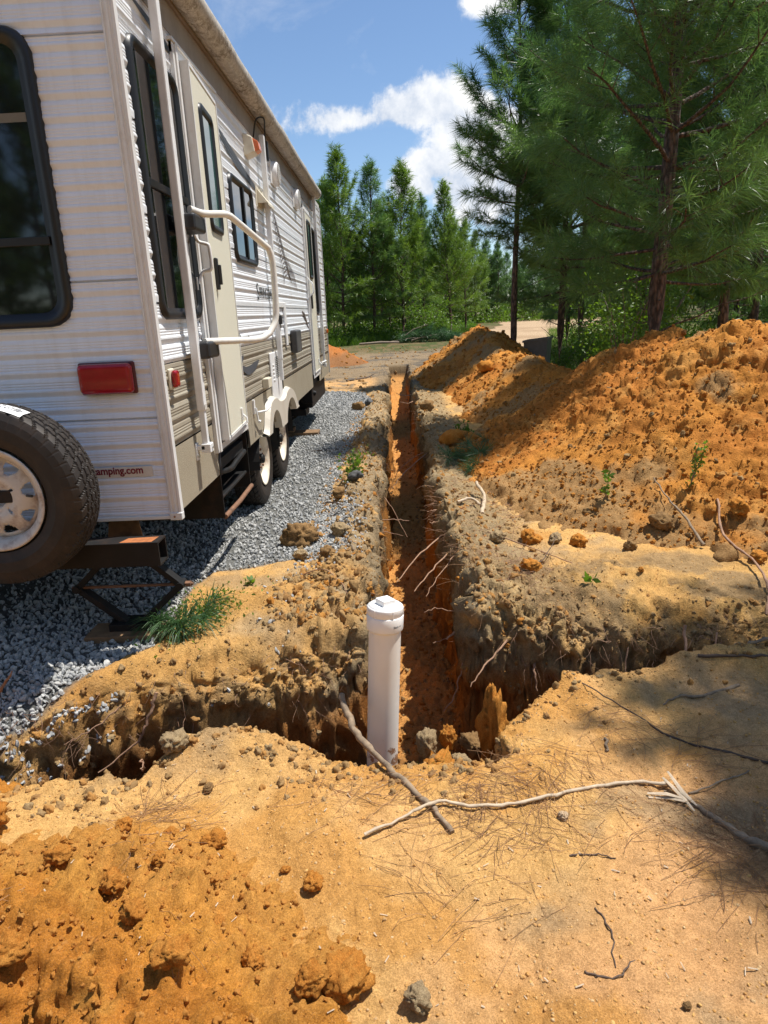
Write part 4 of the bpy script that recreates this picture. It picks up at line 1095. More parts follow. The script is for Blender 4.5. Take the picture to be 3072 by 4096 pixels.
# paper label wrapped over the tread
def tyre_label():
    n = 40; V = []; F = []
    for i in range(n + 1):
        a = R(62 + 46 * i / n)
        for j, t in enumerate((-.078, -.055, -.02, .0)):
            r = .3625 if abs(t) < .06 else .3555
            V.append((SPX + r * math.cos(a), 2.60 + t, SPZ + r * math.sin(a)))
    for i in range(n):
        for j in range(3): F.append((i * 4 + j, i * 4 + j + 1, (i + 1) * 4 + j + 1, (i + 1) * 4 + j))
    b = MB(); b.add(V, F, True)
    o = b.build('paper_label', plain('white_paper', (.80, .80, .80), .6, dirt=(.45, .40, .35), dirt_amt=.4, dscale=30), spare if False else RV)
    b = MB(); rng = random.Random(8)
    for row, (t0, t1) in enumerate(((-.052, -.040), (-.032, -.022), (-.016, -.008))):
        a = 64.0
        while a < 106:
            w = rng.uniform(.3, 1.3)
            if rng.random() < .62:
                vs = []
                for aa in (a, a + w):
                    for t in (t0, t1): vs.append((SPX + .3638 * math.cos(R(aa)), 2.60 + t, SPZ + .3638 * math.sin(R(aa))))
                b.add(vs, [(0, 1, 3, 2)])
            a += w + rng.uniform(.2, .6)
    b.build('label_print', M_DECALG, RV)
tyre_label()
# square tube bumper, open end
def bumper():
    x0, x1, y0, y1, z0, z1 = -3.45, -1.035, 2.70, 2.80, .425, .530; t = .008
    b = MB(); o = [(y0, z0), (y1, z0), (y1, z1), (y0, z1)]; i_ = [(y0 + t, z0 + t), (y1 - t, z0 + t), (y1 - t, z1 - t), (y0 + t, z1 - t)]
    L = lambda pts, x: [(x, y, z) for y, z in pts]
    b.loft([L(o, x0), L(o, x1), L(i_, x1), L(i_, x0 + .5)], cap0=False)
    ob = b.build('bumper', M_STEEL, RV)
    b = MB(); b.add([(x1 - .17, y0 + .012, z1 + .001), (x1 - .03, y0 + .010, z1 + .001), (x1 - .02, y1 - .02, z1 + .001), (x1 - .15, y1 - .03, z1 + .001)], [(0, 1, 2, 3)]); b.build('rust_patch', plain('orange_rust', (.38, .13, .04), .85, var=.3, scale=40), ob)
bumper()
# triangular gusset plate under the rear
b = MB(); b.loft([[(-1.36, RY + .10, .56), (-1.23, RY + .10, .585), (-1.215, RY + .10, .46), (-1.38, RY + .10, .46)], [(-1.36, RY + .106, .56), (-1.23, RY + .106, .585), (-1.215, RY + .106, .46), (-1.38, RY + .106, .46)]], cap0=True, cap1=True)
b.build('gusset_plate', M_WOOD, RV)
# scissor jacks
def jack(cx, y, top, elbow_z, bot, half, zf):
    root = empty('stabilizer_jack', Vector((cx, y, zf)) - RV.location); root.parent = RV
    def bar(p, q, w=.05, t=.028, name='jack_arm'):
        p, q = Vector(p), Vector(q); d = (q - p).normalized(); n = Vector((0, 1, 0)); s = d.cross(n)
        b = MB(); l = []
        for c in (p, q): l.append([c + s * t / 2 - n * w / 2, c + s * t / 2 + n * w / 2, c - s * t / 2 + n * w / 2, c - s * t / 2 - n * w / 2])
        b.loft(l, cap0=True, cap1=True); b.build(name, M_STEEL, root, .003)
    bar((cx + .05, y, top), (cx + half, y, elbow_z)); bar((cx + half, y, elbow_z), (cx + .04, y, bot))
    bar((cx - .05, y, top), (cx - half, y, elbow_z)); bar((cx - half, y, elbow_z), (cx - .04, y, bot))
    b = MB(); b.tube([(cx - half - .03, y, elbow_z), (cx + half + .055, y, elbow_z)], .008, 8); b.tube([(cx + half + .02, y, elbow_z), (cx + half + .045, y, elbow_z)], .015, 6, smooth=False)
    b.build('jack_screw', M_RUST, root)
    for s in (-1, 1): MB().tube([(cx + s * half, y - .035, elbow_z), (cx + s * half, y + .035, elbow_z)], .018, 12).build('pivot_pin', M_STEEL, root)
    MB().box((cx - .09, y - .04, top - .012), (cx + .09, y + .04, top + .03)).build('jack_head', M_STEEL, root, .003)
    MB().box((cx - .11, y - .055, bot - .03), (cx + .11, y + .055, bot + .01)).build('jack_foot', M_STEEL, root, .003)
jack(-1.29, 2.95, .42, .238, .055, .245, 0)
jack(-1.45, 8.35, .50, .28, .14, .26, 0)
jack(-2.95, 2.95, .42, .238, .055, .245, 0)
def block(name, a, b_, label, rz=0):
    o = MB().box(a, b_); q = o.build(name, M_WOOD, None, .004); return tag(q, label, 'wood block')
block('wood_block', (-1.50, 2.84, -.02), (-1.13, 3.00, .03), 'weathered board under the rear scissor jack')
block('wood_block', (-1.60, 8.22, .0), (-.98, 8.46, .05), 'lower grey board under the front scissor jack')
block('wood_block', (-1.58, 8.24, .052), (-1.28, 8.44, .105), 'upper short board stacked under the front scissor jack')
block('wood_block', (-3.16, 2.84, -.02), (-2.79, 3.00, .03), 'board under the far rear scissor jack')
# entry step folded under the door
st = empty('entry_step', Vector((-1.0, 3.66, .6)) - RV.location); st.parent = RV
MB().box((-1.62, 3.655, .345), (-.995, 3.668, .725)).build('side_plate', M_STEEL, st, .002)
MB().box((-1.40, 4.375, .345), (-.995, 4.388, .725)).build('side_plate', M_STEEL, st, .002)
MB().box((-1.65, 3.66, .69), (-1.02, 4.38, .732)).build('top_plate', M_DARK, st)
MB().box((-1.45, 3.68, .40), (-1.43, 4.36, .72)).build('back_plate', M_DARK, st)
b = MB(); b.tube([(-.995, 3.66, .352), (-.985, 4.00, .352), (-.992, 4.385, .352)], .0145, 10); b.build('step_tube', M_RUST, st)
b = MB(); b.tube(bez([(-1.02, 3.70, .60), (-1.01, 3.95, .565), (-1.0, 4.08, .585), (-1.0, 4.30, .60)], 5), .017, 10); b.build('step_tube', M_STEEL, st)
b = MB(); b.box((-1.30, 3.70, .445), (-1.02, 4.36, .457)); b.tube([(-1.02, 3.70, .45), (-1.02, 4.36, .45)], .011, 8); b.build('step_tread', M_STEEL, st)
b = MB(); L = rr(3.60, 4.44, .60, .80, .05)
b.tube([SP(3.635, .60, .003), SP(3.638, .69, .003), SP(3.66, .735, .003), SP(4.36, .738, .003), SP(4.405, .715, .003), SP(4.415, .605, .003)], .010, 8); b.build('step_opening_trim', M_BLACKP, st)
# black tongue-side stabiliser housing at the front
b = MB(); b.box((-1.20, 8.30, .34), (-1.03, 9.9, .60)); b.box((-1.16, 8.25, .40), (-1.02, 8.45, .66)); b.tube([(-1.05, 8.4, .52), (-1.0, 8.42, .50)], .03, 10); b.box((-1.5, 8.2, .26), (-1.1, 8.5, .34)); b.build('front_underframe', M_STEEL, RV, .01)
# lettering and decals
def text(body, size, mat, T, name, parent, xs=1.0, extr=.0006, shear=0.0, bold=0.0):
    cu = bpy.data.curves.new(name, 'FONT'); cu.body = body; cu.size = size; cu.extrude = extr; cu.shear = shear; cu.offset = bold
    o = bpy.data.objects.new('tmp', cu); C.objects.link(o); dg = bpy.context.evaluated_depsgraph_get()
    me = bpy.data.meshes.new_from_object(o.evaluated_get(dg)); bpy.data.objects.remove(o)
    off = world_loc(parent)
    for v in me.vertices:
        p = T(v.co.x * xs, v.co.y, v.co.z); v.co = Vector(p) - off
    me.materials.clear(); me.materials.append(mat); return link(name, me, parent)
x0 = -1.352
st_ = MBT(RP).bx(x0 - .02, -1.083, .776, .820, .0045, .0065).build('sticker', M_CLEAR, RV)
text('camping.com', .046, M_MAROON, lambda a, b_, c: RP(x0 + a, .790 + b_, .0075 + c), 'sticker_lettering', RV, .94, bold=.0012)
T_ = lambda a, b_, c: SP(5.16 + a, 1.552 + b_, .006 + c)
text('S', .165, M_DECAL, T_, 'model_lettering', RV, 1.0)
text('PRINGDALE', .115, M_DECAL, lambda a, b_, c: T_(a + .10, b_ + .012, c), 'model_lettering', RV, 1.02)
def swoosh(pts, wid, mat, name='decal'):
    P = bez([(y, z, 0) for y, z in pts], 6); n = len(P); V = []; F = []
    for i, p in enumerate(P):
        t = i / (n - 1); w = wid * math.sin(math.pi * min(1, t * .9 + .08)) ** .8
        q = P[min(i + 1, n - 1)] - P[max(i - 1, 0)]; q.normalize()
        V += [SP(p.x - q.y * w, p.y + q.x * w, .0055), SP(p.x + q.y * w, p.y - q.x * w, .0055)]
    F = [(2 * i, 2 * i + 1, 2 * i + 3, 2 * i + 2) for i in range(n - 1)]
    return V, F
b = MB(); rng = random.Random(3)
for k in range(15):   # feathery evergreen motif
    z = 2.28 - k * .034; y = 6.22 + k * .038
    for s in (-1, 1):
        l = .05 + .016 * k * rng.uniform(.6, 1.1)
        V, F = swoosh([(y, z), (y + s * l * .6, z - .03), (y + s * l, z - .085 - .03 * rng.random())], .007, None); b.add(V, F)
V, F = swoosh([(6.18, 2.32), (6.5, 2.1), (6.9, 1.8), (6.95, 1.74)], .012, None); b.add(V, F)
for k in range(5):
    V, F = swoosh([(6.75 + .1 * k, 1.98 - .03 * k), (6.9 + .09 * k, 1.86 - .02 * k), (7.02 + .09 * k, 1.72 - .015 * k)], .010, None); b.add(V, F)
b.build('tree_decal', M_DECALB, RV)
b = MB()
for pts, w in (([(7.62, 1.47), (7.85, 1.40), (8.15, 1.27)], .03), ([(7.80, 1.46), (7.86, 1.42), (7.9, 1.38)], .016)):
    V, F = swoosh(pts, w, None); b.add(V, F)
b.build('small_decal', M_DECALB, RV)
b = MB()
for pts, w in (([(4.40, 1.13), (4.60, 1.085), (4.85, 1.105), (5.0, 1.13)], .028), ([(4.40, 1.185), (4.47, 1.175), (4.50, 1.20)], .018)):
    V, F = swoosh(pts, w, None); b.add(V, F)
b.build('swoosh_decal', M_DECALG, RV)
b = MB()
for pts, w in (([(4.37, 1.39), (4.43, 1.34), (4.48, 1.30), (4.56, 1.285)], .016), ([(4.7, 1.31), (4.74, 1.30), (4.76, 1.28)], .008), ([(4.86, 1.29), (4.90, 1.285)], .006)):
    V, F = swoosh(pts, w, None); b.add(V, F)
b.build('torn_decal', plain('silver_foil', (.35, .36, .37), .3, metal=.5, var=.4, scale=30), RV)
b = MB()
V, F = swoosh([(4.42, 2.50), (4.8, 2.43), (5.3, 2.36), (5.75, 2.33)], .028, None); b.add(V, F)
V, F = swoosh([(4.42, 2.47), (4.8, 2.39), (5.3, 2.335)], .012, None); b.add(V, F)
V, F = swoosh([(3.10, 2.66), (3.5, 2.63), (3.62, 2.61)], .018, None); b.add(V, F)
b.build('upper_decal', M_DECALG, RV)
# crossed sticker panel on the first arm
MBT(SP).bx(3.246, 3.29, 1.01, 1.035, .068, .0688).build('arm_sticker', M_CLEAR, RV)

# ------------------------------------------------------------------ vegetation
def leafy(name, cols, trans=.42, rough=.45, scale=3.0, spec=.5):
    m, nt, p = newmat(name)
    n = nnoise(nt, scale, 3, .6); at = nt.nodes.new('ShaderNodeAttribute'); at.attribute_name = 'Var'
    f = nt.nodes.new('ShaderNodeMath'); f.operation = 'MULTIPLY_ADD'; nt.links.new(n.outputs[0], f.inputs[0]); f.inputs[1].default_value = .9
    nt.links.new(at.outputs['Fac'], f.inputs[2])
    c = mixrgb(nt, mapr(nt, f.outputs[0], .3, 1.15), cols[0], cols[1])
    nt.links.new(c, p.inputs['Base Color']); p.inputs['Roughness'].default_value = rough; p.inputs['Specular IOR Level'].default_value = spec
    t = nt.nodes.new('ShaderNodeBsdfTranslucent'); hs = nt.nodes.new('ShaderNodeHueSaturation'); hs.inputs['Value'].default_value = 1.5; hs.inputs['Saturation'].default_value = 1.1
    nt.links.new(c, hs.inputs['Color']); nt.links.new(hs.outputs[0], t.inputs[0])
    mx = nt.nodes.new('ShaderNodeMixShader'); mx.inputs[0].default_value = trans
    nt.links.new(p.outputs[0], mx.inputs[1]); nt.links.new(t.outputs[0], mx.inputs[2]); nt.links.new(mx.outputs[0], nt.nodes['Material Output'].inputs[0])
    return m
M_NEEDLE = leafy('pine_needles', ((.070, .145, .045), (.235, .35, .085)), .45, .32)
M_NEEDLEF = leafy('pine_needles_far', ((.10, .175, .030), (.27, .385, .058)), .4)
M_NEEDLEC = leafy('pine_needles_cool', ((.045, .105, .045), (.110, .205, .070)), .3)
M_LEAF = leafy('broad_leaves', ((.08, .155, .022), (.21, .34, .045)), .42)
M_GRASS = leafy('grass_blades', ((.07, .15, .02), (.17, .27, .05)), .4)
M_DRYN = plain('dry_pine_straw', (.34, .185, .085), .7, var=.4, scale=6)
def bark_mat():
    m, nt, p = newmat('pine_bark'); tc = nt.nodes.new('ShaderNodeTexCoord'); mp = nt.nodes.new('ShaderNodeMapping'); mp.inputs['Scale'].default_value = (1, 1, .35)
    nt.links.new(tc.outputs['Object'], mp.inputs[0])
    v = nt.nodes.new('ShaderNodeTexVoronoi'); v.inputs['Scale'].default_value = 26; nt.links.new(mp.outputs[0], v.inputs['Vector'])
    n = nnoise(nt, 30, 6, .7, vec=mp.outputs[0])
    c = mixrgb(nt, mapr(nt, v.outputs['Distance'], .15, .6), (.20, .125, .095), (.055, .038, .03)); c = mixrgb(nt, mapr(nt, n.outputs[0], .5, .7, 0, .6), c, (.27, .20, .165))
    nt.links.new(c, p.inputs['Base Color']); p.inputs['Roughness'].default_value = .9; bump(nt, p, v.outputs['Distance'], 1.0, -.03); return m
M_BARK = bark_mat()
M_TWIG = plain('grey_twig', (.26, .20, .15), .85, var=.3, scale=20)

def basis(A):
    A = A / np.linalg.norm(A, axis=1, keepdims=True)
    ref = np.where(np.abs(A[:, 2:3]) < .9, np.array([[0, 0, 1.]]), np.array([[1., 0, 0]]))
    e1 = np.cross(A, ref); e1 /= np.linalg.norm(e1, axis=1, keepdims=True); e2 = np.cross(A, e1); return A, e1, e2
def needle_mesh(name, O, A, L, n, nl, w, rng, mat, droop=.25, three=True, sc=None):
    """long needles along shoots: O origins, A axes, L shoot length"""
    S = len(O); A, e1, e2 = basis(A)
    s = rng.rand(S, n) ** .75; ph = rng.rand(S, n) * 2 * np.pi
    th = np.radians(28 + 55 * (1 - s) * rng.rand(S, n) + 14 * rng.rand(S, n) + 12 * (1 - s))
    sc = np.ones(S) if sc is None else sc
    P = O[:, None] + A[:, None] * (s * L * sc[:, None])[..., None]
    D = A[:, None] * np.cos(th)[..., None] + (e1[:, None] * np.cos(ph)[..., None] + e2[:, None] * np.sin(ph)[..., None]) * np.sin(th)[..., None]
    ln = nl * (.7 + .4 * rng.rand(S, n)) * sc[:, None]
    P = P.reshape(-1, 3); D = D.reshape(-1, 3); ln = ln.reshape(-1, 1)
    dr = np.zeros_like(D); dr[:, 2] = -1
    mid = P + D * ln * .55 + dr * ln * droop * .22; tip = P + D * ln + dr * ln * droop
    W = np.cross(D, rng.normal(size=D.shape)); W /= np.linalg.norm(W, axis=1, keepdims=True) + 1e-9; W *= w / 2
    N = len(P)
    if three:
        V = np.stack([P - W, P + W, mid + W, mid - W, tip], 1).reshape(-1, 3); i = np.arange(N)[:, None] * 5
        F = np.concatenate([i + [0, 1, 2], i + [0, 2, 3], i + [3, 2, 4]], 1).reshape(-1, 3); k = 5
    else:
        V = np.stack([P - W, P + W, tip], 1).reshape(-1, 3); i = np.arange(N)[:, None] * 3; F = i + [0, 1, 2]; k = 3
    me = raw_mesh(name, V, F, False, [mat])
    var = np.repeat(rng.rand(S) * .35 - .1, n * k)
    a = me.attributes.new('Var', 'FLOAT', 'POINT'); a.data.foreach_set('value', var.astype(np.float32))
    return me
def pine_skeleton(H, z0, Rm, rng, whorl=.5, nb=5, top_up=62, low_up=-5, step=.26, shape='cone', lean=(0, 0), bare=0):
    """returns trunk path, limb paths, shoot origins and axes"""
    tp = [(lean[0] * (z / H) ** 1.3 + .04 * math.sin(z * .9 + lean[1]), .04 * math.cos(z * .8), z) for z in np.linspace(-.3, H, 14)]
    TX = lambda z: np.array([np.interp(z, [p[2] for p in tp], [p[0] for p in tp]), np.interp(z, [p[2] for p in tp], [p[1] for p in tp]), z])
    limbs = []; O = []; A = []; SC = []
    z = z0
    while z < H - .25:
        t = (z - z0) / (H - z0)
        if shape == 'cone': r = Rm * (1 - t) ** .6 * (.6 + .8 * min(t * 3, .5))
        else: r = Rm * (math.sin(math.pi * min(1, (t * .85 + .18))) ** .6) * (1 - t * .35)
        el0 = low_up + (top_up - low_up) * t ** .8
        a0 = rng.rand() * 6.28
        for k in range(max(3, int(nb * (1 - .35 * t)))):
            az = a0 + 6.28 * k / nb + rng.normal() * .25; el = math.radians(el0 + rng.normal() * 8); l = max(.22, r * rng.uniform(.7, 1.15))
            d = np.array([math.cos(az) * math.cos(el), math.sin(az) * math.cos(el), math.sin(el)])
            p = TX(z + rng.normal() * .05); path = [p]; q = d.copy(); n = 6
            for i in range(n):
                q = q + np.array([0, 0, .10 if t > .15 else .05]) + rng.normal(size=3) * .07; q /= np.linalg.norm(q); path.append(path[-1] + q * l / n)
            path = np.array(path); limbs.append((path, .008 + .012 * l * (1 - t * .5)))
            m = int(l * .72 / step); side = 1
            for j in range(m + 1):
                u = 1 - j * step / l if l > step else 1
                if u < .14: break
                f = u * n; i0 = min(int(f), n - 1); pp = path[i0] + (path[i0 + 1] - path[i0]) * (f - i0); dd = path[i0 + 1] - path[i0]; dd /= np.linalg.norm(dd)
                if j == 0: O.append(pp - dd * .1); A.append(dd + [0, 0, .15]); SC.append(1.0); continue
                for s in (1, -1):
                    lat = np.cross(dd, [0, 0, 1.]); lat /= np.linalg.norm(lat) + 1e-9
                    a = dd * .75 + lat * s * rng.uniform(.5, .9) + np.array([0, 0, rng.uniform(.0, .5)]); a /= np.linalg.norm(a)
                    off = .0
                    O.append(pp + a * rng.uniform(.02, .16)); A.append(a); SC.append(rng.uniform(.75, 1.0))
                    if l > 1.2 and rng.rand() < .4: limbs.append((np.array([pp, pp + a * .2, pp + a * .4]), .006)); O.append(pp + a * .35); A.append(a + [0, 0, .2]); SC.append(.95)
        z += whorl * rng.uniform(.75, 1.2) * (1 - .35 * t)
    for k in range(5): O.append(TX(H - .1 * k - .15)); A.append(np.array([rng.normal() * .12, rng.normal() * .12, 1.])); SC.append(1.0)
    for k in range(bare):
        zz = rng.uniform(.5, z0 + .3); az = rng.rand() * 6.28; l = rng.uniform(.4, 1.3); d = np.array([math.cos(az), math.sin(az), rng.uniform(-.1, .35)])
        path = [TX(zz)]
        for i in range(5): d = d + rng.normal(size=3) * .12; path.append(path[-1] + d / np.linalg.norm(d) * l / 5)
        limbs.append((np.array(path), .012))
    return tp, limbs, np.array(O), np.array(A), np.array(SC)
def pine_protos(name, seed, H, z0, Rm, tr, n, nl, w, mat, L=.28, three=True, bark_sides=9, **kw):
    rng = np.random.RandomState(seed); tp, limbs, O, A, SC = pine_skeleton(H, z0, Rm, rng, **kw)
    b = MB(); b.tube(tp, [tr * (1.15 if i == 0 else 1) * (1 - .88 * i / 13) + .006 for i in range(14)], bark_sides)
    t = MB_mesh(b, 'trunk', M_BARK)
    b = MB()
    for path, r in limbs: b.tube(path, [r * (1 - .75 * i / (len(path) - 1)) for i in range(len(path))], 5, cap=False)
    lm = MB_mesh(b, 'limbs', M_BARK)
    cr = needle_mesh('crown', O, A, L, n, nl, w, rng, mat, three=three, sc=SC)
    return t, lm, cr
def MB_mesh(b, name, mat):
    me = bpy.data.meshes.new(name); me.from_pydata(b.v, [], b.f); me.polygons.foreach_set('use_smooth', b.sm); me.materials.append(mat); me.update(); return me
def place_tree(pr, x, y, z, rz, s, label, group, name='pine_tree', cat='pine tree'):
    r = empty(name, (x, y, z), rz); r.scale = (s, s, s); tag(r, label, cat, group)
    link('trunk', pr[0], r); o = link('limbs', pr[1], r); o['kind'] = 'stuff'; o = link('crown', pr[2], r); o['kind'] = 'stuff'
    return r
GN_ = 'young pines on the right of the trench'
t2 = pine_protos('p', 1, 8.6, 1.5, 2.15, .098, 70, .27, .0046, M_NEEDLE, L=.34, whorl=.38, nb=7, low_up=-8, step=.20, shape='cone', bare=4, bark_sides=14, lean=(.05, .3))
place_tree(t2, 3.08, 8.3, .25, 1.1, 1.0, 'big dark pine with thick reddish trunk rising just behind the tallest dirt pile', GN_)
t1 = pine_protos('p', 12, 7.3, 2.9, 1.45, .066, 85, .27, .010, M_NEEDLE, L=.34, three=False, whorl=.36, nb=6, low_up=-8, step=.19, bare=5, bark_sides=10)
place_tree(t1, 2.42, 14.0, .0, 2.4, 1.0, 'slim tall pine with bare lower trunk beside the dark plastic bin', GN_)
t4 = pine_protos('p', 22, 7.6, 1.7, 1.6, .076, 75, .27, .010, M_NEEDLE, L=.34, three=False, whorl=.36, nb=7, low_up=-8, step=.19, bare=5, shape='round')
place_tree(t4, 3.36, 14.2, .0, .7, 1.0, 'bushy pine with needles to near the ground behind the bin', GN_)
place_tree(t4, 4.72, 10.2, .0, 3.9, 1.02, 'pine at the right edge of the photo with bare crooked lower branches', GN_)
place_tree(t1, 6.55, 13.0, .0, 5.0, 1.05, 'thin pine deep in the shade at the right edge', GN_)
t6 = pine_protos('p', 31, 8.2, 3.0, 1.9, .10, 70, .27, .012, M_NEEDLEC, L=.34, three=False, whorl=.38, nb=7, low_up=5, step=.25, shape='round')
place_tree(t6, 4.22, 2.5, .0, .4, .95, 'pine just outside the right of the frame that shades the lower right sand', GN_)
mids = [pine_protos('p', 40 + i, H, z0, Rm, .075, 52, .29, .015, M_NEEDLE, L=.36, three=False, whorl=.42, nb=6, low_up=-6, step=.24, shape=sh, bare=5, bark_sides=7)
        for i, (H, z0, Rm, sh) in enumerate([(8.0, 1.5, 1.7, 'round'), (7.2, 1.2, 1.6, 'cone'), (8.8, 2.2, 1.6, 'cone')])]
midpos = [(5.6, 16.2), (7.6, 15.2), (4.9, 18.6), (8.9, 18.4), (6.9, 20.2), (10.6, 21.4), (9.4, 24.5), (12.6, 25.6), (7.9, 23.6), (11.0, 17.0), (13.4, 20.5), (8.4, 11.2), (10.2, 13.6), (14.5, 29), (11.6, 30.5), (17.5, 27), (5.3, 21.6), (9.6, 28.6), (16.2, 23)]
rng = np.random.RandomState(77)
for i, (x, y) in enumerate(midpos):
    place_tree(mids[i % 3], x, y, -.05, rng.rand() * 6.28, rng.uniform(.85, 1.08), 'mid-height pine in the dense stand beyond the piles at the right', 'pines in the dense stand at the right')
fars = [pine_protos('p', 60 + i, H, z0, Rm, .085, 34, .34, .026, M_NEEDLEF, L=.45, three=False, whorl=.50, nb=6, low_up=6, top_up=76, step=.30, shape='cone', bare=4, bark_sides=6)
        for i, (H, z0, Rm) in enumerate([(8.6, 1.5, 2.4), (8.9, 2.0, 2.1), (7.9, 1.2, 2.4), (8.3, 1.8, 2.1)])]
FG_ = 'pines of the plantation beyond the trench'
front = [(-2.42, 34.2, .98, 'pine of the far row nearest the trailer, broad and bright green'), (-1.02, 34.6, 1.0, 'tallest slender pine of the far row, second from the trailer'),
         (.42, 35.6, .97, 'third pine of the far row, above the cut brush'), (1.65, 38.5, .88, 'shorter pine of the far row behind the brush heap'),
         (3.0, 37.0, .84, 'pine of the far row just left of where the dirt road begins'), (4.1, 40.5, .80, 'last pine of the far row beside the dirt road'), (-3.55, 37.5, 1.0, 'pine half hidden behind the front of the trailer')]
for i, (x, y, s, lab) in enumerate(front): (lambda r_: setattr(r_, 'rotation_euler', (rng.normal() * .02, rng.normal() * .025, r_.rotation_euler.z)))(place_tree((fars + mids)[(0, 5, 2, 6, 1, 3, 4)[i]], x, y, -.1, rng.rand() * 6.28, s * (1.0, 1.13, 1.05, .93, 1.0, .92, 1.0)[i], lab, FG_))
cnt = 0
for y in np.arange(40, 84, 3.4):
    for x in np.arange(-24, 52, 2.9):
        xx, yy = x + rng.normal() * .7, y + rng.normal() * .8
        u = xx / yy
        if yy < 44 and -.12 < u < .12: continue
        if .085 + .0 < u < .30 and yy < 66: continue
        if -.55 < u < .72: 
            cnt += 1
            place_tree(fars[rng.randint(4)] if u < .12 else mids[rng.randint(3)], xx, yy, -.1, rng.rand() * 6.28, rng.uniform(.72, .98), 'pine deep in the plantation beyond the yard', 'pines deep in the plantation')
for y in np.arange(5, 40, 3.3):
    for x in np.arange(-22, -6, 3.4):
        place_tree(fars[rng.randint(4)], x + rng.normal() * .6, y + rng.normal() * .7, -.1, rng.rand() * 6.28, rng.uniform(.8, 1.0), 'pine on the far side of the trailer', 'pines on the far side of the trailer')

for i in range(26):  # unseen pines added so the rear window mirrors something dark
    x = -11 + 1.0 * i + rng.normal() * .5; y = -9.5 - 4 * (i % 3) + rng.normal() * .6
    place_tree(mids[i % 3] if i % 2 else fars[i % 4], x, y, -.1, rng.rand() * 6.28, rng.uniform(.85, 1.05), 'pine standing behind the photographer', 'unseen pines added behind the photographer')
# undergrowth: leaves and grass along the wood edge (uncountable)
def leaf_cloud(name, P, size, rng, mat, up=.3, ratio=.5):
    n = len(P); D = rng.normal(size=(n, 3)); D[:, 2] += up; D /= np.linalg.norm(D, axis=1, keepdims=True)
    W = np.cross(D, rng.normal(size=(n, 3))); W /= np.linalg.norm(W, axis=1, keepdims=True); s = (size * (.6 + .7 * rng.rand(n)))[:, None]
    V = np.stack([P, P + D * s * .5 + W * s * ratio * .5, P + D * s, P + D * s * .5 - W * s * ratio * .5], 1).reshape(-1, 3); F = (np.arange(n)[:, None] * 4 + [0, 1, 2, 3])
    me = raw_mesh(name, V, F, False, [mat]); a = me.attributes.new('Var', 'FLOAT', 'POINT'); a.data.foreach_set('value', np.repeat(rng.rand(n) * .4 - .1, 4).astype(np.float32)); return me
def blades(name, P, h, w, rng, mat, lean=.5):
    n = len(P); D = rng.normal(size=(n, 3)) * lean; D[:, 2] = 1; D /= np.linalg.norm(D, axis=1, keepdims=True)
    W = np.cross(D, rng.normal(size=(n, 3))); W /= np.linalg.norm(W, axis=1, keepdims=True); W *= w / 2; s = (h * (.5 + .8 * rng.rand(n)))[:, None]
    out = D.copy(); out[:, 2] *= .55
    V = np.stack([P - W, P + W, P + D * s * .55 + W * .7, P + D * s * .55 - W * .7, P + D * s * .55 + out * s * .45], 1).reshape(-1, 3); i = np.arange(n)[:, None] * 5
    F = np.concatenate([i + [0, 1, 2], i + [0, 2, 3], i + [3, 2, 4]], 1).reshape(-1, 3)
    me = raw_mesh(name, V, F, False, [mat]); a = me.attributes.new('Var', 'FLOAT', 'POINT'); a.data.foreach_set('value', np.repeat(rng.rand(n) * .4 - .1, 5).astype(np.float32)); return me
rng = np.random.RandomState(5)
def edge_pts(n):
    x = rng.uniform(-6, 5.2, n); yb = np.interp(x, [-6, -3, -1, .5, 3.3, 5.2], [31, 32, 34, 35.5, 38, 44]); y = yb + rng.exponential(2.6, n); return x, y
x, y = edge_pts(26000); hh = (.65 + .7 * fbm(x, y, 0, .9, 3, 3)).clip(.1, 1.6) * np.interp(x, [-6, 0, 5], [1.0, .9, .6])
link('undergrowth', leaf_cloud('undergrowth', np.stack([x, y, hh * rng.rand(len(x)) ** .7], 1), .11, rng, M_LEAF), kind='stuff')
x, y = edge_pts(16000); link('grass', blades('grass', np.stack([x, y - .5, x * 0 - .02], 1), .55, .02, rng, M_GRASS), kind='stuff')
# right side undergrowth behind the piles
n = 17000; y = rng.uniform(9.5, 26, n); x = 2.9 + (y - 9.5) * .16 + rng.exponential(1.0, n) * 3.2 + .6; k = (x / y > .225)
x, y = x[k], y[k]; hh = (.9 + 1.1 * fbm(x, y, 0, .7, 3, 13)).clip(.1, 2.3)
link('undergrowth', leaf_cloud('undergrowth', np.stack([x, y, hh * rng.rand(len(x))], 1), .085, rng, M_LEAF), kind='stuff')
n = 12000; y = rng.uniform(9.5, 40, n); x = y * .22 + rng.exponential(3.5, n)
link('grass', blades('grass', np.stack([x, y, x * 0 - .02], 1), .4, .012, rng, M_GRASS), kind='stuff')
n = 16000; y = rng.uniform(66, 80, n); x = rng.uniform(-4, 26, n)
link('undergrowth', leaf_cloud('undergrowth', np.stack([x, y, rng.rand(n) ** 1.5 * 1.8], 1), .28, rng, M_LEAF), kind='stuff')

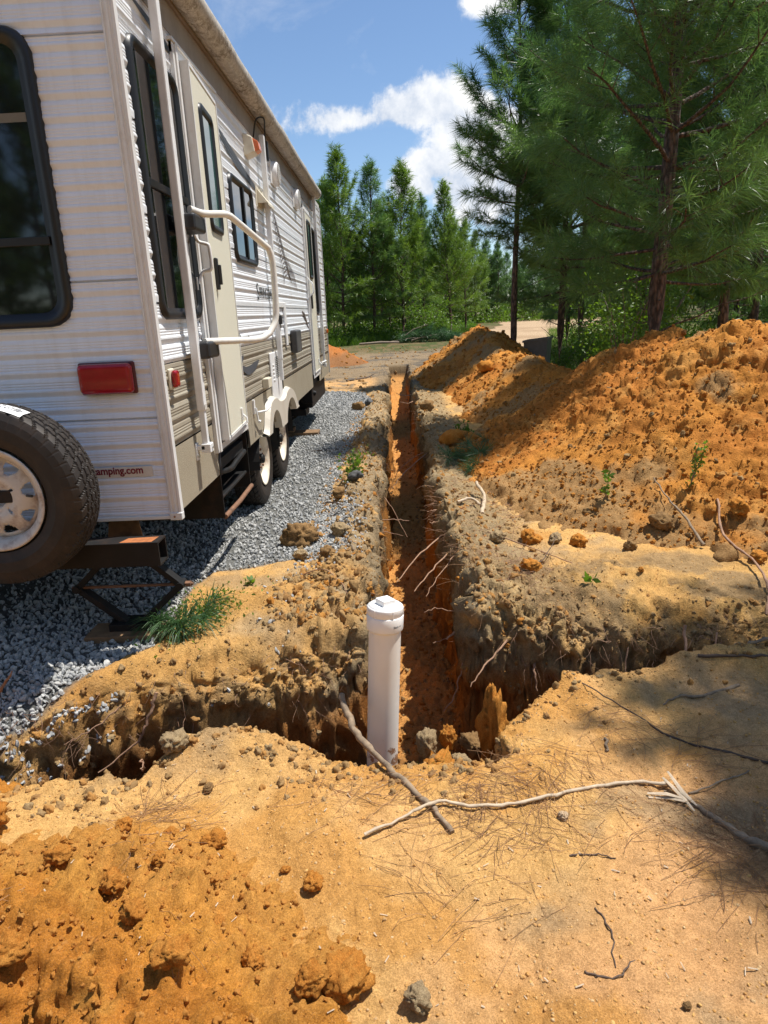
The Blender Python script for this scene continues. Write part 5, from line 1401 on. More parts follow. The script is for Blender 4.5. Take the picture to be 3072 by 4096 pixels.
def shrub(x, y, h, r, n, leaf, label, seed, stems=5, mat=None, name='shrub', cat='shrub', group=None, zb=None):
    rg = np.random.RandomState(seed); z0 = gz(x, y) if zb is None else zb
    root = empty(name, (x, y, z0)); tag(root, label, cat, group); b = MB(); pts = []
    for k in range(stems):
        a = rg.rand() * 6.28; d = np.array([math.cos(a) * r / h * rg.rand(), math.sin(a) * r / h * rg.rand(), 1.]); p = np.zeros(3); path = [p - [0, 0, .03]]
        hh = h * rg.uniform(.6, 1)
        for i in range(6): d = d + rg.normal(size=3) * [.12, .12, .02]; p = p + d / np.linalg.norm(d) * hh / 6; path.append(p); 
        b.tube(path, [max(.0015, .012 * h * (1 - i / 7)) for i in range(7)], 5, cap=False)
        pa = np.array(path); t = rg.rand(n // stems) ** .7 * 5.99; i = t.astype(int); q = pa[i] + (pa[np.minimum(i + 1, 6)] - pa[i]) * (t - i)[:, None]
        pts.append(q + rg.normal(size=q.shape) * r * .28 * np.array([1, 1, .5]))
    o = link('stems', MB_mesh(b, 'stems', M_TWIG), root); o['kind'] = 'stuff'
    o = link('foliage', leaf_cloud('foliage', np.concatenate(pts), leaf, rg, mat or M_LEAF), root); o['kind'] = 'stuff'
    return root
shrub(1.55, 33.5, 2.4, .7, 1500, .10, 'tall bright leafy sapling at the edge of the woods above the cut brush', 1, 6, zb=0)
shrub(2.3, 34.5, 1.6, .7, 900, .11, 'leafy shrub at the foot of the far pines', 2, zb=0)
shrub(-2.9, 32.5, 1.5, .6, 900, .10, 'leafy shrub beside the front of the trailer', 3, zb=0)
shrub(3.75, 11.6, 2.1, .9, 2600, .07, 'large leafy shrub behind the tall dirt pile, left of the thick trunk', 4, 9, zb=0)
shrub(4.55, 13.0, 2.8, 1.0, 2800, .075, 'tall leafy shrub in the shade behind the thick trunked pine', 5, 9, zb=0)
shrub(3.55, 9.9, 1.3, .7, 1500, .06, 'leafy shrub right behind the saddle of the dirt piles', 6, 7, zb=0)
shrub(4.4, 16.5, 1.2, .8, 1200, .07, 'low leafy shrub by the road beyond the bin', 7, 7, zb=0)
shrub(3.75, 15.6, .8, .5, 900, .06, 'small pale green bush right of the dark bin', 8, 6, zb=0)
# weeds close by
shrub(-.40, 5.55, .30, .13, 190, .045, 'small green weed growing at the gravel edge left of the trench', 11, 7, name='weed', cat='weed')
shrub(1.86, 4.25, .34, .035, 110, .032, 'thin upright green seedling at the foot of the tall pile', 12, 2, name='seedling', cat='seedling')
shrub(1.37, 4.4, .20, .03, 40, .05, 'small narrow-leaved sprout on the front of the tall pile', 13, 2, name='seedling', cat='seedling')
shrub(.92, 3.12, .04, .03, 7, .06, 'fallen green leaves on the bank right of the trench', 14, 2, name='leaf_sprig', cat='leaves')
shrub(-.86, 3.50, .05, .04, 14, .04, 'tiny green sprig on the tan shoulder by the gravel', 15, 2, name='leaf_sprig', cat='leaves')
shrub(.72, 7.3, .22, .14, 120, .05, 'patch of green weed at the foot of the piles, middle of the trench', 16, 5, name='weed', cat='weed')

def fan(name, O, A, n, nl, w, label, cat, seed, mat=M_NEEDLEC, L=.05, droop=.35):
    rg = np.random.RandomState(seed); me = needle_mesh(name, np.array(O), np.array(A), L, n, nl, w, rg, mat, droop=droop)
    o = link(name, me); return tag(o, label, cat)
o = [(-1.20 + .03 * i, 2.98 - .02 * i, gz(-1.2 + .03 * i, 2.98 - .02 * i) + .05 + .02 * (i % 2)) for i in range(5)] + [(-1.08, 2.86, .06), (-1.02, 2.92, .06), (-1.0, 3.04, .05)]
a = [(.1 + .1 * i, -.6, .15) for i in range(5)] + [(.6, .1, .3), (.7, -.3, .3), (.4, .3, .3)]
fan('pine_sprig', o, a, 80, .17, .003, 'cut green pine sprig lying by the scissor jack', 'pine sprig', 3, L=.10)
P = np.array([(-1.0 + .10 * rng.normal(), 3.05 + .14 * rng.normal(), 0) for _ in range(700)]); P[:, 2] = [gz(a_, b_) for a_, b_ in P[:, :2]]
tag(link('grass_tuft', leaf_cloud('grass_tuft', P + np.array([0, 0, .02]) + rng.rand(700, 3) * [0, 0, .05], .022, rng, M_LEAF)), 'clump of small bright green weeds beside the pine sprig', 'weeds')
P = np.array([(-.015 + .035 * rng.normal(), 1.935 + .02 * rng.normal(), 0) for _ in range(90)]); P[:, 2] = [gz(a_, b_) for a_, b_ in P[:, :2]]
me = needle_mesh('grass_tuft', P[:14] + [0, 0, .005], np.array([(.9, -.1, .35)] * 14) + rng.normal(size=(14, 3)) * .35, .03, 14, .11, .0016, rng, M_GRASS, droop=.3)
tag(link('grass_tuft', me), 'small green grass tuft at the foot of the white pipe', 'grass tuft')
P = np.array([(.62 + .12 * rng.normal(), 6.35 + .15 * rng.normal(), 0) for _ in range(60)]); P[:, 2] = [gz(a_, b_) for a_, b_ in P[:, :2]]
tag(link('pine_sprig', needle_mesh('pine_sprig', P[:30] + [0, 0, .02], rng.normal(size=(30, 3)) * [1, 1, .2], .06, 40, .17, .004, rng, M_NEEDLEC, droop=.1)), 'dark green pine trimmings at the left foot of the tall pile', 'pine sprig')
# brush heap of cut boughs
O = []; A = []
for k in range(240):
    x = rng.uniform(.1, 3.3); t = (x - .1) / 3.2; O.append((x, 33.2 + rng.normal() * .4, .08 + rng.rand() * .55 * math.sin(math.pi * min(1, .1 + t)))); A.append((rng.normal() * .5 + .8, rng.normal() * .4, rng.normal() * .25))
br = empty('brush_heap', (1.7, 33.2, 0)); tag(br, 'low heap of cut pine boughs lying at the far end of the yard', 'brush heap')
me = needle_mesh('needles', np.array(O) - [1.7, 33.2, 0], np.array(A), .4, 26, .28, .022, rng, M_NEEDLEC, droop=.15, three=False); q = link('needles', me, br); q['kind'] = 'stuff'
for p_ in ([(.2, 33, .1), (.9, 32.8, .6), (1.6, 32.9, .8)], [(.8, 32.7, .1), (1.3, 32.6, .25), (2.2, 32.8, .35)], [(-.3, 33, .05), (.8, 32.9, .2), (1.6, 33, .2)]):
    MB().tube(p_, [.035, .025, .015], 6).build('bough', M_TWIG, br)
# fallen logs/branches by the wood edge
tag(MB().tube([(-1.6, 31.8, .08), (-.6, 31.6, .12), (.2, 31.9, .08)], [.05, .06, .04], 7).build('fallen_branch', M_TWIG), 'pinkish bare branch lying before the far pines', 'branch')

# dirt road beyond the yard
def road():
    cl = [(3.6, 25), (4.6, 29), (6.3, 33.5), (8.4, 38), (11.3, 46), (14.2, 60), (15.5, 78)]; wd = [.8, 1.8, 3.2, 4.4, 5.0, 5.0, 5.0]
    P = bez([(a, b_, 0) for a, b_ in cl], 8); n = len(P); W = np.interp(np.linspace(0, 1, n), np.linspace(0, 1, len(wd)), wd); rows = []
    for i, p in enumerate(P):
        q = (P[min(i + 1, n - 1)] - P[max(i - 1, 0)]).normalized(); nx_, ny_ = q.y, -q.x
        rows.append([(p.x + nx_ * W[i] * t + .25 * math.sin(i * 1.3) * t, p.y + ny_ * W[i] * t, .034) for t in np.linspace(-1, 1, 13)])
    A_ = np.array(rows); me = raw_mesh('dirt_road', A_.reshape(-1, 3), grid_faces(A_.shape[0], A_.shape[1])[:, ::-1], True, [M_SOIL])
    x, y = A_[..., 0].ravel(), A_[..., 1].ravel(); col = np.zeros((len(x), 3)) + (.46, .34, .22); col = mixc(col, (.38, .27, .17), sst(-.1, .4, fbm(x, y, 0, .5, 3, 4))); set_col(me, col)
    link('dirt_road', me, kind='structure')
road()

# ------------------------------------------------------------------ clean-out pipe
M_PVC = plain('white_pvc', (.80, .76, .72), .38, var=.03, scale=5, dirt=(.55, .45, .36), dirt_amt=.25, dscale=4)
M_PVCC = plain('white_pvc_cap', (.88, .86, .83), .33, var=.02)
pb = Vector((-.205, 2.04, -.72)); 
pt = Vector((-.0735, 2.181, .353)); ax = (Vector((-.0735, 2.181, .353)) - Vector((-.098, 2.160, -.044))).normalized()
def pipe_mat():
    m, nt, p = newmat('white_pvc_muddy'); tc = nt.nodes.new('ShaderNodeTexCoord'); sep = nt.nodes.new('ShaderNodeSeparateXYZ'); nt.links.new(tc.outputs['Object'], sep.inputs[0])
    n = nnoise(nt, 26, 7, .75); n2 = nnoise(nt, 6, 4, .6)
    zf = mapr(nt, sep.outputs[2], -.12, -.02, .17, -.05)
    a = nt.nodes.new('ShaderNodeMath'); a.operation = 'ADD'; nt.links.new(n.outputs[0], a.inputs[0]); nt.links.new(zf, a.inputs[1])
    c = mixrgb(nt, mapr(nt, n2.outputs[0], .3, .7), (.86, .80, .72), (.80, .73, .64)); c = mixrgb(nt, mapr(nt, a.outputs[0], .66, .70), c, (.35, .19, .11))
    nt.links.new(c, p.inputs['Base Color']); p.inputs['Roughness'].default_value = .38; return m
pipe = empty('cleanout_pipe', (0, 0, 0)); tag(pipe, 'white plastic clean-out pipe with a square-headed cap standing at the trench corner', 'pipe')
ex = ax.cross(Vector((0, 1, 0))).normalized(); ey = ax.cross(ex)
rot_ = .62; e1 = ex * math.cos(rot_) + ey * math.sin(rot_); e2 = ax.cross(e1)
def PT(x, y, h): return pt + e1 * x + e2 * y + ax * h
MB().lathe([(.0572, -.85), (.0572, .02)], PT, 48).build('pipe_body', pipe_mat(), pipe)
MB().lathe([(.0575, -.002), (.0635, -.001), (.0650, .003), (.0655, .050), (.0640, .053), (.0600, .053)], PT, 56).build('coupling', M_PVCC, pipe)
b = MB(); b.lathe([(.060, .05), (.0632, .053), (.0636, .080), (.0622, .0835), (.0575, .084), (.0570, .087), (.0555, .0885), (.0, .0885)], PT, 56)
cp = b.build('cap', M_PVCC, pipe)
MB().box((-.0255, -.0255, .0885), (.0255, .0255, .1085), T=PT).build('square_head', M_PVCC, cp, .0022, 3)
for k in range(6):
    a = k * math.pi / 3 + .35; c, s = math.cos(a), math.sin(a)
    T = lambda x, y, h, c=c, s=s: PT(c * x - s * y, s * x + c * y, h)
    MB().box((.0625, -.0012, .0535), (.0655, .0012, .0815), T=T).build('cap_lug', M_PVCC, cp)
# stamped print on the coupling
cu_body = 'SCH 40 DWV 4'
def wrapT(a, b_, c):
    ang = -1.12 + a / .0657; r = .0658 + c
    d = Vector((0, -1, 0)); base = Vector((0, -1, 0))
    u = (ex * 1.0); 
    return pt + (R0 * math.cos(ang) + R1 * math.sin(ang)) * r + ax * (.018 + b_)
R0 = (Vector((1, 0, 0)) - ax * ax.x).normalized(); R1 = ax.cross(R0)
b = MB(); rg = random.Random(5)
for k in range(13):
    a0 = -1.08 + k * .042 + rg.uniform(-.004, .004); hgt = rg.choice([.007, .0095, .0095]); wd_ = rg.choice([.014, .022, .03])
    vs = []
    for aa in (a0, a0 + wd_):
        for hh in (.018 + k * .0003, .018 + hgt): vs.append(pt + (R0 * math.cos(aa) + R1 * math.sin(aa)) * .06585 + ax * hh)
    if k not in (8,): b.add(vs, [(0, 1, 3, 2)])
b.build('pipe_print', M_DECAL, pipe)

# ------------------------------------------------------------------ dark bin
def bin_():
    c = Vector((3.05, 14.9, 0)); root = empty('plastic_bin', c); tag(root, 'dark grey rectangular bin standing behind the slim pine at the yard edge', 'bin')
    m = plain('dark_grey_plastic', (.20, .21, .215), .5, var=.15, dirt=(.2, .18, .15), dirt_amt=.3)
    a = R(-22); ca, sa = math.cos(a), math.sin(a); tl = .10
    T = lambda x, y, z: (c.x + ca * x - sa * y, c.y + sa * x + ca * y + tl * z * .3, z + x * .10 * (z > .3))
    b = MB(); l0 = [T(x * .20, y * .24, -.1) for x, y in ((-1, -1), (1, -1), (1, 1), (-1, 1))]; l1 = [T(x * .25, y * .28, .72) for x, y in ((-1, -1), (1, -1), (1, 1), (-1, 1))]; l2 = [T(x * .235, y * .265, .72) for x, y in ((-1, -1), (1, -1), (1, 1), (-1, 1))]; l3 = [T(x * .19, y * .23, .05) for x, y in ((-1, -1), (1, -1), (1, 1), (-1, 1))]
    b.loft([l0, l1, l2, l3], cap1=True); b.build('bin_body', m, root, .01)
    b = MB(); l = []
    for k, z in ((1.0, .70), (1.08, .70), (1.08, .745), (1.0, .745)): l.append([T(x * .25 * k, y * .28 * k, z) for x, y in ((-1, -1), (1, -1), (1, 1), (-1, 1))])
    b.loft(l + [l[0]]); b.build('rim', m, root)
bin_()

# ------------------------------------------------------------------ sticks, roots, stones
M_STICKG = plain('grey_bark_stick', (.25, .18, .115), .85, var=.35, scale=40, dirt=(.12, .09, .07), dirt_amt=.7, dscale=14, bmp=.9, bscale=55)
M_STICKP = plain('pale_bare_wood', (.50, .39, .27), .75, var=.2, scale=30, bmp=.9, bscale=55)
M_STICKB = plain('dark_twig', (.10, .065, .045), .85, var=.3, scale=30, bmp=.9, bscale=55)
M_ROOT = plain('root_skin', (.33, .19, .115), .8, var=.3, scale=30, bmp=.9, bscale=55)
def stick(pts, r0, r1, mat, label, cat='stick', name='stick', wob=.004, lift=None, n=7, group=None, seed=0, ground=True):
    rg = random.Random(seed + int(abs(pts[0][0] * 1000))); P = []
    for p in pts:
        z = (gz(p[0], p[1]) + (p[2] if len(p) > 2 else r0 * .8)) if ground else p[2]
        P.append((p[0], p[1], z))
    Q = bez(P, 6); Q = [q + Vector((rg.uniform(-wob, wob), rg.uniform(-wob, wob), rg.uniform(-wob, wob) * .5)) for q in Q]
    Q = [Vector((q.x, q.y, max(q.z, gz(q.x, q.y) + r0 * .45))) for q in Q]
    rr_ = [(r0 + (r1 - r0) * i / (len(Q) - 1)) * rg.uniform(.8, 1.18) for i in range(len(Q))]
    o = MB().tube(Q, rr_, n).build(name, mat); return tag(o, label, cat, group)
stick([(-.238, 2.13, .125), (-.212, 2.06, .085), (-.18, 1.99, .055), (-.09, 1.885, .02), (-.02, 1.77, .010), (.05, 1.67, .010), (.112, 1.57, .008)], .0125, .009, M_STICKG, 'thick bark-covered stick leaning across the foot of the white pipe', ground=False)
stick([(-.14, 1.56, .012), (-.03, 1.61, .012), (.065, 1.665, .022), (.16, 1.66, .014), (.28, 1.67, .010), (.43, 1.705, .012), (.62, 1.75, .010), (.78, 1.755, .012)], .0048, .0055, M_STICKP, 'long pale peeled stick lying across the dark one on the sand')
sp_ = empty('splintered_wood', (.78, 1.70, gz(.78, 1.70))); tag(sp_, 'broken splinters of pale wood at the right end of the long pale stick', 'splintered wood')
for q in (((.79, 1.79, .03), (.80, 1.70, .025), (.825, 1.66, .012)), ((.77, 1.775, .02), (.79, 1.70, .022), (.81, 1.64, .01)), ((.70, 1.71, .018), (.75, 1.695, .026), (.81, 1.68, .015)), ((.70, 1.70, .012), (.76, 1.69, .016), (.80, 1.665, .02))):
    zz = sp_.location.z; MB().tube([(a, b_, zz + c) for a, b_, c in q], [.004, .008, .003], 5, smooth=False, flat=.4).build('splinter', M_STICKP, sp_)
stick([(.80, 1.70), (.86, 1.62), (.90, 1.545), (.97, 1.47)], .006, .016, M_STICKG, 'thick grey stick running out at the right edge in the tree shade')
stick([(.66, 2.28), (.79, 2.17), (.89, 2.01), (1.01, 1.90), (1.14, 1.84)], .0022, .0055, M_STICKB, 'thin dark twig curving through the shade right of the pipe')
stick([(.93, 2.20), (1.0, 2.235), (1.10, 2.24), (1.25, 2.29)], .003, .007, M_STICKG, 'grey stick near the right rim of the cross trench')
stick([(.83, 1.72), (.95, 1.765), (1.05, 1.81)], .003, .002, M_STICKG, 'thin grey twig forking off the splintered wood')
stick([(.44, 1.33), (.452, 1.25), (.43, 1.16)], .0026, .0014, M_STICKB, 'short dark twig standing out on the sand at lower right')
stick([(.42, 1.49), (.47, 1.495), (.53, 1.47)], .0028, .0018, M_STICKB, 'short crooked dark twig below the long pale stick')
stick([(.66, 1.985), (.64, 1.91)], .005, .004, M_STICKG, 'stub of grey stick in the edge of the tree shade')
stick([(.36, 1.15), (.42, 1.13), (.48, 1.17)], .0026, .0018, M_STICKB, 'dark twig near the bottom edge of the photo')
stick([(1.28, 2.50), (1.40, 2.47), (1.62, 2.52)], .010, .006, M_STICKG, 'grey root-like stick among the clods at the far right rim')
stick([(1.15, 2.42), (1.35, 2.40), (1.6, 2.44)], .007, .004, M_STICKB, 'dark stick half buried at the far right rim')
stick([(1.735, 3.72, .02), (1.715, 3.95, .07), (1.69, 4.12, .08), (1.66, 4.35, .05)], .010, .004, M_STICKG, 'brown stick slanting up the foot of the tall pile beside the seedling')
stick([(1.95, 4.05, .02), (1.86, 3.75, .05), (1.87, 3.45, .04), (1.80, 3.15, .03), (1.70, 2.95, .0)], .008, .006, M_ROOT, 'long arching root on the right of the tan bank')
stick([(-1.49, 3.44), (-1.34, 3.30)], .006, .004, M_STICKB, 'short stick lying on the gravel under the bumper')
stick([(-1.70, 2.42, .01), (-1.655, 2.44, .06), (-1.62, 2.47, .10)], .010, .003, plain('orange_splinter', (.42, .17, .07), .8), 'orange split stick poking up at the left edge of the photo')
stick([(-.60, 3.50, .01), (-.45, 3.35, .01), (-.30, 3.15, .01)], .0035, .002, M_STICKB, 'thin dark twig on the tan shoulder left of the pipe')
stick([(-.58, 3.42, .01), (-.40, 3.32, .012), (-.22, 3.0, .012)], .003, .002, M_ROOT, 'thin reddish twig on the tan shoulder left of the pipe')
stick([(-.42, 4.02, .01), (-.36, 3.92, .012), (-.28, 3.80, .012)], .010, .009, M_STICKG, 'stubby barked branch piece beside the trench edge')
stick([(-.6, 5.1, .01), (-.5, 4.9, .03), (-.38, 4.7, .01)], .006, .004, M_STICKB, 'dark stick leaning at the gravel edge by the weed')
stick([(-.95, 7.2, .01), (-.80, 7.25, .01), (-.66, 7.2, .01)], .006, .004, M_STICKB, 'dark twig lying on the gravel')
stick([(-1.1, 15.2), (-.7, 15.6), (-.5, 16.4)], .02, .01, M_STICKB, 'dark branch lying on the sand past the trailer front')
stick([(.56, 4.52, .01), (.63, 4.95, .05), (.60, 5.2, .10)], .014, .012, M_STICKP, 'broken pale root stub on the right bank')
stick([(.40, 4.62, .03), (.50, 4.70, .05), (.56, 4.62, .04)], .010, .009, M_STICKP, 'short pale root at the trench lip beside the stub')
stick([(.55, 4.15, .02), (.75, 3.9, .03), (.95, 3.6, .02)], .004, .003, M_ROOT, 'reddish root trailing across the right bank')
stick([(.62, 3.35, .02), (.78, 3.6, .05), (.92, 3.85, .10)], .0045, .002, M_STICKB, 'dark twig lying at the foot of the pile')
# roots reaching out of the trench walls
def root(pts, r, label, mat=M_ROOT, group=None):
    rg = random.Random(int(pts[0][1] * 1000)); Q = bez(pts, 6); Q = [q + Vector((rg.uniform(-.006, .006), rg.uniform(-.006, .006), rg.uniform(-.005, .005))) for q in Q]
    o = MB().tube(Q, [r * (1 - .6 * i / (len(Q) - 1)) for i in range(len(Q))], 6).build('root', mat); return tag(o, label, 'root', group)
root([(.42, 4.55, -.02), (.30, 4.42, -.05), (.12, 4.15, -.09), (-.04, 3.85, -.16)], .0085, 'longest brown root reaching across the trench from the right bank')
root([(.48, 4.35, -.0), (.34, 4.15, -.05), (.18, 3.92, -.11), (.06, 3.72, -.17)], .008, 'second long root just in front of the longest one')
root([(.34, 4.05, -.06), (.22, 3.85, -.12), (.12, 3.65, -.18)], .0045, 'thin root below the two long ones')
root([(.36, 3.85, -.05), (.30, 3.55, -.2), (.26, 3.40, -.30), (.14, 3.35, -.32)], .0045, 'thin drooping root bent left inside the trench')
root([(.40, 3.35, -.10), (.28, 3.3, -.12), (.18, 3.4, -.14), (.10, 3.38, -.15)], .0045, 'kinked pale root halfway down the right wall')
root([(.38, 3.15, -.10), (.30, 3.05, -.16), (.26, 2.98, -.30), (.22, 2.95, -.42), (.17, 2.93, -.48)], .006, 'root hanging down the right wall above the rubble')
root([(.36, 3.12, -.08), (.26, 3.05, -.10), (.20, 3.0, -.12)], .010, 'stubby pale root end sticking out of the right wall')
root([(.48, 2.93, -.10), (.36, 2.80, -.16), (.28, 2.72, -.22)], .006, 'straight twig-like root pointing left at the trench corner')
root([(.36, 5.0, -.03), (.26, 4.95, -.04), (.20, 4.97, -.05)], .009, 'short blunt root in the right trench lip')
root([(.36, 4.75, -.04), (.27, 4.72, -.06), (.20, 4.7, -.06)], .008, 'pale stub root below the blunt one')
root([(.42, 7.4, .0), (.25, 7.0, -.05), (.05, 6.6, -.12), (-.08, 6.3, -.2)], .007, 'root crossing the trench midway along')
root([(.45, 7.2, -.02), (.2, 7.15, -.06), (.0, 6.9, -.16), (-.12, 6.5, -.3)], .005, 'thin root beside the midway one')
root([(-.22, 5.0, -.12), (-.08, 4.95, -.10), (.06, 4.98, -.12)], .006, 'root crossing from the left wall')
root([(-.22, 4.85, -.16), (-.1, 4.82, -.16), (.0, 4.80, -.18)], .004, 'thin root just below the left wall root')
root([(-.2, 5.9, -.1), (-.08, 5.7, -.22), (.04, 5.4, -.4)], .004, 'long thin root slanting across the lit floor')
root([(.35, 11.8, -.05), (.2, 11.6, -.08), (.05, 11.8, -.08)], .012, 'pale root near the far end of the trench')
root([(.35, 12.8, -.05), (.2, 12.5, -.06), (.0, 12.9, -.06)], .012, 'farther pale root near the end of the trench')
root([(1.28, 2.86, -.02), (1.25, 2.76, -.12), (1.22, 2.66, -.24), (1.20, 2.60, -.32)], .0075, 'straight pale root hanging down the right cross trench face')
root([(1.02, 2.84, -.10), (1.0, 2.78, -.22), (1.03, 2.74, -.32)], .004, 'thin root hanging left of the straight pale one')
root([(1.42, 2.84, -.05), (1.38, 2.76, -.18), (1.33, 2.7, -.30)], .0045, 'curved root hanging right of the straight pale one')
root([(.60, 2.94, -.16), (.60, 2.88, -.24), (.61, 2.84, -.32)], .008, 'short fat root tip under the bank at the corner')
root([(-1.18, 2.42, -.08), (-1.28, 2.36, -.14), (-1.38, 2.30, -.17)], .004, 'thin straight root in the left cut')
root([(-1.02, 2.42, -.02), (-1.06, 2.38, -.12), (-1.10, 2.35, -.20), (-1.25, 2.30, -.30)], .0075, 'thick curved root in the left cut face')
root([(-.92, 1.98, -.06), (-.90, 1.93, .02), (-.88, 1.88, .02)], .004, 'small root over the near rim of the left cut')
# fine rootlets
def rootlets():
    rg = np.random.RandomState(3); b = MB()
    def strand(p, d, l, r):
        P = [np.array(p)]; d = np.array(d, float)
        for i in range(5): d = d + rg.normal(size=3) * .35 + [0, 0, -.12]; P.append(P[-1] + d / np.linalg.norm(d) * l / 5)
        b.tube(P, [r * (1 - .15 * i) for i in range(6)], 3, cap=False)
    for k in range(330):
        y = rg.uniform(2.95, 11) if rg.rand() < .6 else rg.uniform(4.2, 5.6); s = rg.rand() < .72; xl, xr = trench_x(y); x = xr + rg.uniform(-.02, .06) if s else xl - .01
        z = -rg.rand() ** 1.5 * .22; strand((x, y, z), (-.6 if s else .6, rg.normal() * .6, .1), rg.uniform(.04, .20), rg.uniform(.0009, .0022))
    for k in range(420):
        x = rg.uniform(.35, 2.2) if rg.rand() < .65 else rg.uniform(-1.6, -.2); y = float(far_rim(x)) - rg.uniform(-.03, .04); z = -rg.rand() * .28
        strand((x, y, z), (rg.normal() * .5, -.5, -.5), rg.uniform(.03, .16), rg.uniform(.0008, .002))
    for k in range(260):
        x, y = rg.uniform(.34, .8), rg.uniform(3.1, 5.6); z = gz(x, y); strand((x, y, z + .005), (rg.normal(), rg.normal(), .25), rg.uniform(.05, .2), rg.uniform(.0010, .0025))
    link('fine_rootlets', MB_mesh(b, 'fine_rootlets', M_ROOT), kind='stuff')
rootlets()
# pine straw on the ground
def straw():
    rg = np.random.RandomState(6); b = MB(); V = []; F = []
    cl = [(rg.uniform(-.4, 1.2), rg.uniform(1.15, 2.1)) for _ in range(18)] + [(.35 + .2 * rg.normal(), 1.72 + .08 * rg.normal()) for _ in range(14)] + [(.85, 1.5), (.86, 1.46), (.84, 1.42), (.88, 1.52)] * 3 + [(rg.uniform(-1.1, 1.1), rg.uniform(1.1, 1.95)) for _ in range(14)] + [(rg.uniform(.35, .9), rg.uniform(3, 4)) for _ in range(20)]
    for cx, cy in cl:
        a0 = rg.rand() * 6.28
        for k in range(rg.randint(5, 20)):
            a = a0 + rg.normal() * .6; l = rg.uniform(.08, .2); x, y = cx + rg.normal() * .06, cy + rg.normal() * .05; cv = rg.normal() * .55; P = []; dx = a
            z = gz(x, y); r = rg.uniform(.0005, .0009)
            for i in range(5):
                P.append((x, y, max(gz(x, y), z - .004) + .0012 + .004 * rg.rand() + .012 * math.sin(math.pi * i / 4) * (k % 5 == 0))); x += math.cos(dx) * l / 4; y += math.sin(dx) * l / 4; dx += cv * .15
            b.tube(P, r, 3, cap=False)
    link('pine_straw', MB_mesh(b, 'pine_straw', M_DRYN), kind='stuff')
straw()
# wood chips
rg = np.random.RandomState(16); b = MB()
for k in range(150):
    x, y = rg.uniform(-.9, 1.1), rg.uniform(1.0, 2.2); a = rg.rand() * 3.14; l = rg.uniform(.006, .02); z = gz(x, y) + .003
    b.tube([(x, y, z), (x + math.cos(a) * l, y + math.sin(a) * l, z + .002)], rg.uniform(.0007, .002), 4, smooth=False, flat=.5)
link('wood_chips', MB_mesh(b, 'wood_chips', M_STICKP), kind='stuff')

def rock(x, y, s, label, cat='dirt clod', name='dirt_clod', mat=None, seed=0, flat=(1, .85, .75), sub=4, rough=.19, cols=None, sink=.3, angular=False, group=None, rz=None):
    me = lump(name, sub, 200 + seed, mat or M_CL1, rough, angular, flat)
    V = np.zeros(len(me.vertices) * 3, np.float32); me.vertices.foreach_get('co', V); V = V.reshape(-1, 3)
    if not angular:
        n = V / np.linalg.norm(V, axis=1, keepdims=True); V = V + n * (.10 * fbm(V[:, 0], V[:, 1], V[:, 2], 5, 4, seed, .6) * .7 + .05 * fbm(V[:, 0], V[:, 1], V[:, 2], 14, 2, seed + 5))[:, None]
    me.vertices.foreach_set('co', V.ravel() * s); me.update()
    o = link(name, me); o.location = (x, y, gz(x, y) + s * flat[2] * (1 - sink)); o.rotation_euler = (0, 0, seed * 1.7 if rz is None else rz); return tag(o, label, cat, group)
def clod1(name, c1, c2, sc=1.0):
    m, nt, p = newmat(name); n = nnoise(nt, 22 * sc, 8, .75); n2 = nnoise(nt, 300 * sc, 5, .8); n3 = nnoise(nt, 90, 6, .75)
    c = mixrgb(nt, mapr(nt, n.outputs[0], .35, .65), c1, c2); c = mixrgb(nt, 1.0, c, mixrgb(nt, mapr(nt, n2.outputs[0], .38, .62), (.68, .64, .6), (1.3, 1.3, 1.3)), 'MULTIPLY')
    nt.links.new(c, p.inputs['Base Color']); p.inputs['Roughness'].default_value = .96; p.inputs['Specular IOR Level'].default_value = .1
    b = bump(nt, p, n3.outputs[0], .8, .008); bump(nt, p, n2.outputs[0], .8, .004, b); return m
M_CL1 = clod1('orange_clod_earth', (.46, .17, .028), (.54, .25, .055)); M_CL2 = clod1('grey_tan_clod_earth', (.30, .22, .13), (.42, .31, .17)); M_CL3 = clod1('brown_clod_earth', (.20, .12, .055), (.33, .20, .085)); M_ST = clod1('pale_stone', (.52, .36, .22), (.62, .48, .33))
